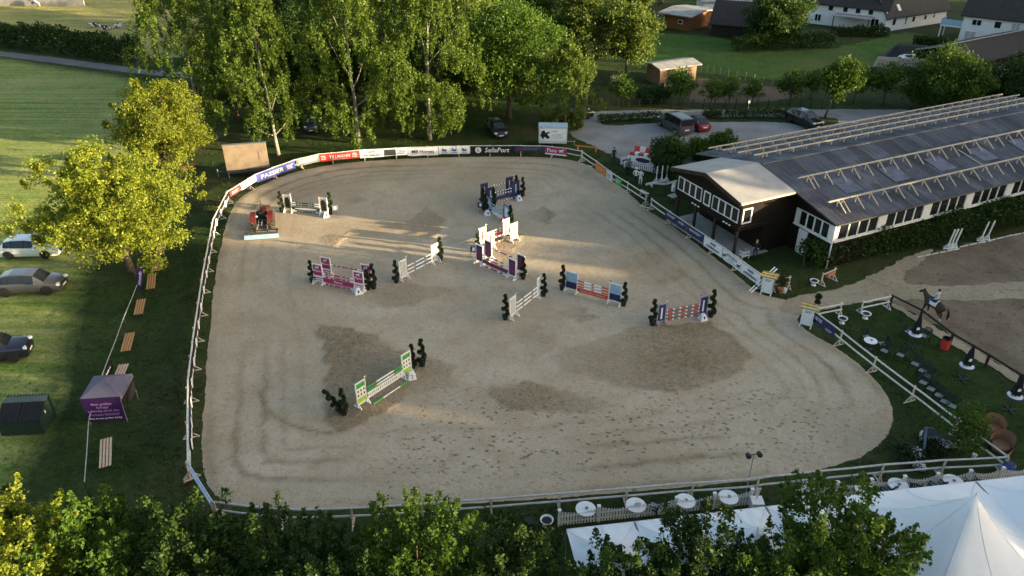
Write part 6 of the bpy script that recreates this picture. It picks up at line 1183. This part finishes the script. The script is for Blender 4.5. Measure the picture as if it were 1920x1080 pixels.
for k, (px, r, h) in enumerate((((1735, 826), .4, .5), ((1752, 834), .4, .5), ((1770, 838), .4, .45), ((1788, 838), .35, .45), ((1713, 858), .42, .55), ((1722, 880), .32, .35))): flowers(px, r, h, 'white flowering cushion plant in the arena corner bed', 240, 60 + k)
for k, (px, r, h) in enumerate((((1695, 858), .7, .8), ((1745, 848), .7, .6))): tree('shrub', 'low dark evergreen shrub in the arena corner bed', G(*px), h, r, 'round', 'box', 30, 50, .13, 90 + k, .05, .2, cat='shrub', group='evergreen shrubs in the corner bed')
tree('young_tree', 'young light green tree growing through the white fence corner', G(1800, 850), 3.2, 1.25, 'round', 'mid', 60, 55, .13, 95, .06, .25, cat='tree')
cb_ = thing('wooden_cutout', 'grey blue wooden cut out and post among the white flowers', 'cutout', (*G(1742, 832), 0), R(-12)); part('panel', mat('slate_blue_paint', (.1, .13, .17), .6), cb_, lambda q: q.prism([(-.5, 0, .1), (1.2, 0, .1), (1.2, 0, .7), (.7, 0, .85), (.3, 0, .75), (0, 0, 1.1), (-.5, 0, 1.1)], (0, .06, 0))); part('post', mat('slate_blue_paint', 0), cb_, lambda q: q.bar((-.55, -1.1, .05), (-.5, -.2, 1.2), .12))
pot((1825, 858), 'small white pot at the foot of the young tree', WHITE, r=.13, h=.2)
# lamp stand
LS = thing('floodlight_stand', 'slim stand with two black floodlights at the arena fence', 'floodlight', (*G(1398, 926), 0), R(10)); part('pole', GALV, LS, lambda q: q.tube((0, 0, 0), (0, 0, 2.7), .03, .025)); part('crossbar', DARK, LS, lambda q: q.bar((-.28, 0, 2.7), (.28, 0, 2.7), .04))
for x in (-.3, .3): part('lamp', BLACK, LS, lambda q: q.lathe([(.1, -.16), (.14, -.1), (.12, .1), (.06, .14)], (x, 0, 2.68), 12, 'Y'))
# picket fence
PF = thing('picket_fence', 'white scalloped picket fence along the marquees', 'fence'); PK = mat('picket_white', (.66, .67, .68), .5, .1); runs = [((1048, 986), (1405, 946)), ((1500, 938), (1930, 900))]; pkm = None
for a, b_ in runs:
    A_, B_ = G3(*a), G3(*b_); L = (B_ - A_).length; d = (B_ - A_).normalized(); ang = math.atan2(d.y, d.x); npn = max(1, round(L / 1.8))
    for z in (.25, .62): part('rail', PK, PF, lambda q: q.bar(A_ + Vector((0, 0, z)), B_ + Vector((0, 0, z)), .03, .07))
    k = 0
    while k * .145 < L:
        s_ = k * .145; ph = (s_ / (L / npn)) % 1.0; p_ = A_ + d * s_ + Vector((d.y, -d.x, 0)) * .035
        if pkm is None: q = MB(); q.prism([(-.045, 0, .04), (.045, 0, .04), (.045, 0, .95), (0, 0, 1.0), (-.045, 0, .95)], (0, .022, 0)); o = q.build('picket', PK, PF); pkm = o.data
        else: o = link('picket', pkm, PF)
        o.location = p_; o.rotation_euler = (0, 0, ang); o.scale.z = .78 + .24 * abs(2 * ph - 1) ** 1.5; k += 1
    for i in range(npn + 1): part('post', PK, PF, lambda q: (q.box(tuple(A_ + d * (L * i / npn) + Vector((0, 0, .52))), (.12, .12, 1.04), ang), q.box(tuple(A_ + d * (L * i / npn) + Vector((0, 0, 1.07))), (.17, .17, .06), ang)))
# marquees
TENT = mat('marquee_cloth', (.74, .75, .77), .6, .04, .8)
SEAM = mat('marquee_seam', (.62, .63, .66), .7)
def marquee(lb, O, ang, cells, ex, ey, ez, pk, nm='marquee'):
    o = thing(nm, lb, 'marquee', (*O, 0), ang)
    for i in range(cells):
        def f(u, v):
            a, b2 = abs(2 * u - 1), abs(2 * v - 1); r = max(a, b2); rr2 = math.hypot(2 * u - 1, 2 * v - 1) / 1.414; t2 = .5 * r + .5 * min(1, rr2 * 1.1)
            return (ex * (i + u), ey * (v - 1), ez + (pk - ez) * (1 - t2) ** 1.9 + .03 * math.sin(14 * math.atan2(v - .5, u - .5)) * r * (1 - r) * 4 + .012 * math.sin(31 * u + 17 * v))
        part('roof_cloth', TENT, o, lambda q: q.grid(f, 24, 24), True); part('finial', WHITE, o, lambda q: q.tube((ex * (i + .5), -ey / 2, pk - .15), (ex * (i + .5), -ey / 2, pk + .12), .03, .02)); part('mast', GALV, o, lambda q: q.tube((ex * (i + .5), -ey / 2, 0), (ex * (i + .5), -ey / 2, pk - .1), .05))
        for k_ in range(8):
            a_ = k_ * PI / 4; e_ = 1 / max(abs(math.cos(a_)), abs(math.sin(a_))); part('seam', SEAM, o, lambda q: q.path([Vector(f(.5 + .5 * e_ * math.cos(a_) * j / 12, .5 + .5 * e_ * math.sin(a_) * j / 12)) + Vector((0, 0, .012)) for j in range(1, 13)], .008, 4))
        if i: part('seam_gutter', GREY, o, lambda q: q.bar((ex * i, 0, ez - .02), (ex * i, -ey, ez - .02), .1, .06))
    for a, b2 in (((0, .02), (ex * cells, .02)), ((0, -ey - .02), (ex * cells, -ey - .02))): part('valance', TENT, o, lambda q: q.box(((a[0] + b2[0]) / 2, a[1], ez - .14), (ex * cells, .02, .3)))
    for i in range(cells + 1):
        for y in (-.05, -ey + .05): part('leg', GALV, o, lambda q: q.box((min(max(ex * i, .05), ex * cells - .05), y, ez / 2 - .02), (.07, .07, ez - .04)))
    return o
M0 = Vector(G(1062, 993, 2.3)); M1 = Vector(G(1555, 937, 2.3)); d = M1 - M0; marquee('long low white marquee partly hidden by the dark maples', M0, math.atan2(d.y, d.x), 4, d.length / 4, 4.4, 2.3, 3.5)
M2 = M1 + d.normalized() * .12; marquee('big white peaked marquee beside the picket fence', M2, math.atan2(d.y, d.x), 2, 7.4, 7.2, 2.4, 5.7)
for px in ((1097, 973), (1190, 966), (1282, 958), (1362, 951), (1616, 936), (1678, 928), (1780, 921)): low_table(px, 'round white table between picket fence and marquee', .5, 'round white tables at the marquee')
for px, rz in (((1320, 954), 0), ((1225, 962), 1), ((1660, 931), .5), ((1712, 926), -.5), ((1752, 922), .3), ((1815, 916), 0)): chair(px, R(180) + rz, 'dark chair at the white tables beside the marquee', 'dark chairs at the marquee tables')
def lantern(px, lb, rz=0):
    o = thing('planter_post', lb, 'planter', (*G(*px), 0), rz, 'white planter boxes at the picket fence gap'); part('box', WHITE, o, lambda q: q.prism([(-.26, -.26, 0), (.26, -.26, 0), (.26, .26, 0), (-.26, .26, 0)], (0, 0, .62))); part('rim', WHITE, o, lambda q: q.box((0, 0, .65), (.6, .6, .06))); part('heart_board', WHITE, o, lambda q: q.prism([(-.03, .1, .67), (.05, .1, .67), (.06, .1, 1.0), (.14, .1, 1.35), (.06, .1, 1.42), (-.02, .1, 1.36), (-.1, .1, 1.42), (-.12, .1, 1.2)], (0, .03, 0)))
lantern((1416, 956), 'white planter box with slim board beside the long marquee'); lantern((1502, 944), 'white planter box with heart shaped board at the fence gap')
q = MB(); q.box((0, 0, .35), (.8, .5, .5)); q.box((-.3, 0, .05), (.06, .4, .1)); q.box((.3, 0, .05), (.06, .4, .1)); tag(q.build('black_case', BLACK, None, (*G(985, 993), 0)), 'black case standing below the arena fence beside the white urn', 'case')
# jump stands beside the riding hall and poles on the ground
for px, sh in (((1775, 467), .35), ((1781, 466), .3), ((1788, 465), .35), ((1838, 452), .3), ((1849, 450), .3)):
    o = copy_to(WS, 'white upright stand leaning towards the hedge of the riding hall', G(*px), 1.05, .3, 'white stands by the hall hedge'); o.rotation_euler = (0, R(8), .3)
for a, b_ in (((1720, 482), (1760, 474)), ((1762, 474), (1800, 466)), ((1800, 463), (1850, 452)), ((1852, 452), (1900, 440)), ((1900, 441), (1950, 430))):
    A_, B_ = G3(*a, .08), G3(*b_, .08); q = MB(); stripes(q, A_, B_, .055, [(.8, 0), (.12, 1)] * 3); tag(q.build('ground_pole', [OLDWHITE, DARK], None), 'white pole lying along the edge of the riding ground', 'pole', 'poles along the riding ground')
# garden: fence posts, sign, tank
GF = thing('garden_fence', 'wire garden fence with dark posts along the road', 'fence'); pa, pb = G3(1118, 203), G3(1560, 205); n = 22; pom = None
for i in range(n + 1):
    p_ = pa.lerp(pb, i / n)
    if pom is None: q = MB(); q.box((0, 0, .6), (.09, .09, 1.3)); o = q.build('post', BOARDS, GF); pom = o.data
    else: o = link('post', pom, GF)
    o.location = p_
for z in (.4, .8, 1.15): part('wire', DARK, GF, lambda q: q.path([pa + Vector((0, 0, z)), pb + Vector((0, 0, z))], .012, 4))
PFN = thing('paddock_wire_fence', 'thin wire fence with wooden stakes between paddock and soil plot', 'fence'); L_ = [G3(x, y) for x, y in ((1290, 132), (1350, 140), (1430, 158), (1520, 165))]
for a, b_ in zip(L_[:-1], L_[1:]):
    for i in range(5): p_ = a.lerp(b_, i / 5); part('stake', OLDWOOD, PFN, lambda q: q.box((p_.x, p_.y, .55), (.1, .1, 1.2)))
    for z in (.5, 1.0): part('wire', DARK, PFN, lambda q: q.path([a + Vector((0, 0, z)), b_ + Vector((0, 0, z))], .012, 4))
SG = thing('sign_post', 'small white sign on a slim post behind the low hedge', 'sign', (*G(1401, 215), 0)); part('pole', GALV, SG, lambda q: q.tube((0, 0, 0), (0, 0, 1.9), .03)); part('plate', PLATE, SG, lambda q: q.box((0, -.04, 1.65), (.22, .02, .42)))
IB = thing('water_tank', 'white plastic water tank in a steel cage beside the willow', 'tank', (*G(1153, 160), 0), R(15)); part('tank', TIN, IB, lambda q: q.box((0, 0, .7), (1.1, .95, 1.0))); part('cage', GALV, IB, lambda q: [q.bar((x, y, .1), (x, y, 1.25), .03) for x in (-.57, 0, .57) for y in (-.5, .5)] and [q.bar((-.57, y, z), (.57, y, z), .03) for y in (-.5, .5) for z in (.15, .5, .85, 1.22)] and None); part('pallet', OLDWOOD, IB, lambda q: q.box((0, 0, .08), (1.2, 1.0, .14)))
q = MB(); q.prism([(-1.2, -.5, .02), (1.2, -.5, .02), (1.2, .5, .02), (-1.2, .5, .02)], (0, 0, .9)); tag(q.build('wood_stack', OLDWOOD, None, (*G(1730, 84), 0), R(10)), 'stack of firewood under a pale cover beside the brush row', 'wood stack')
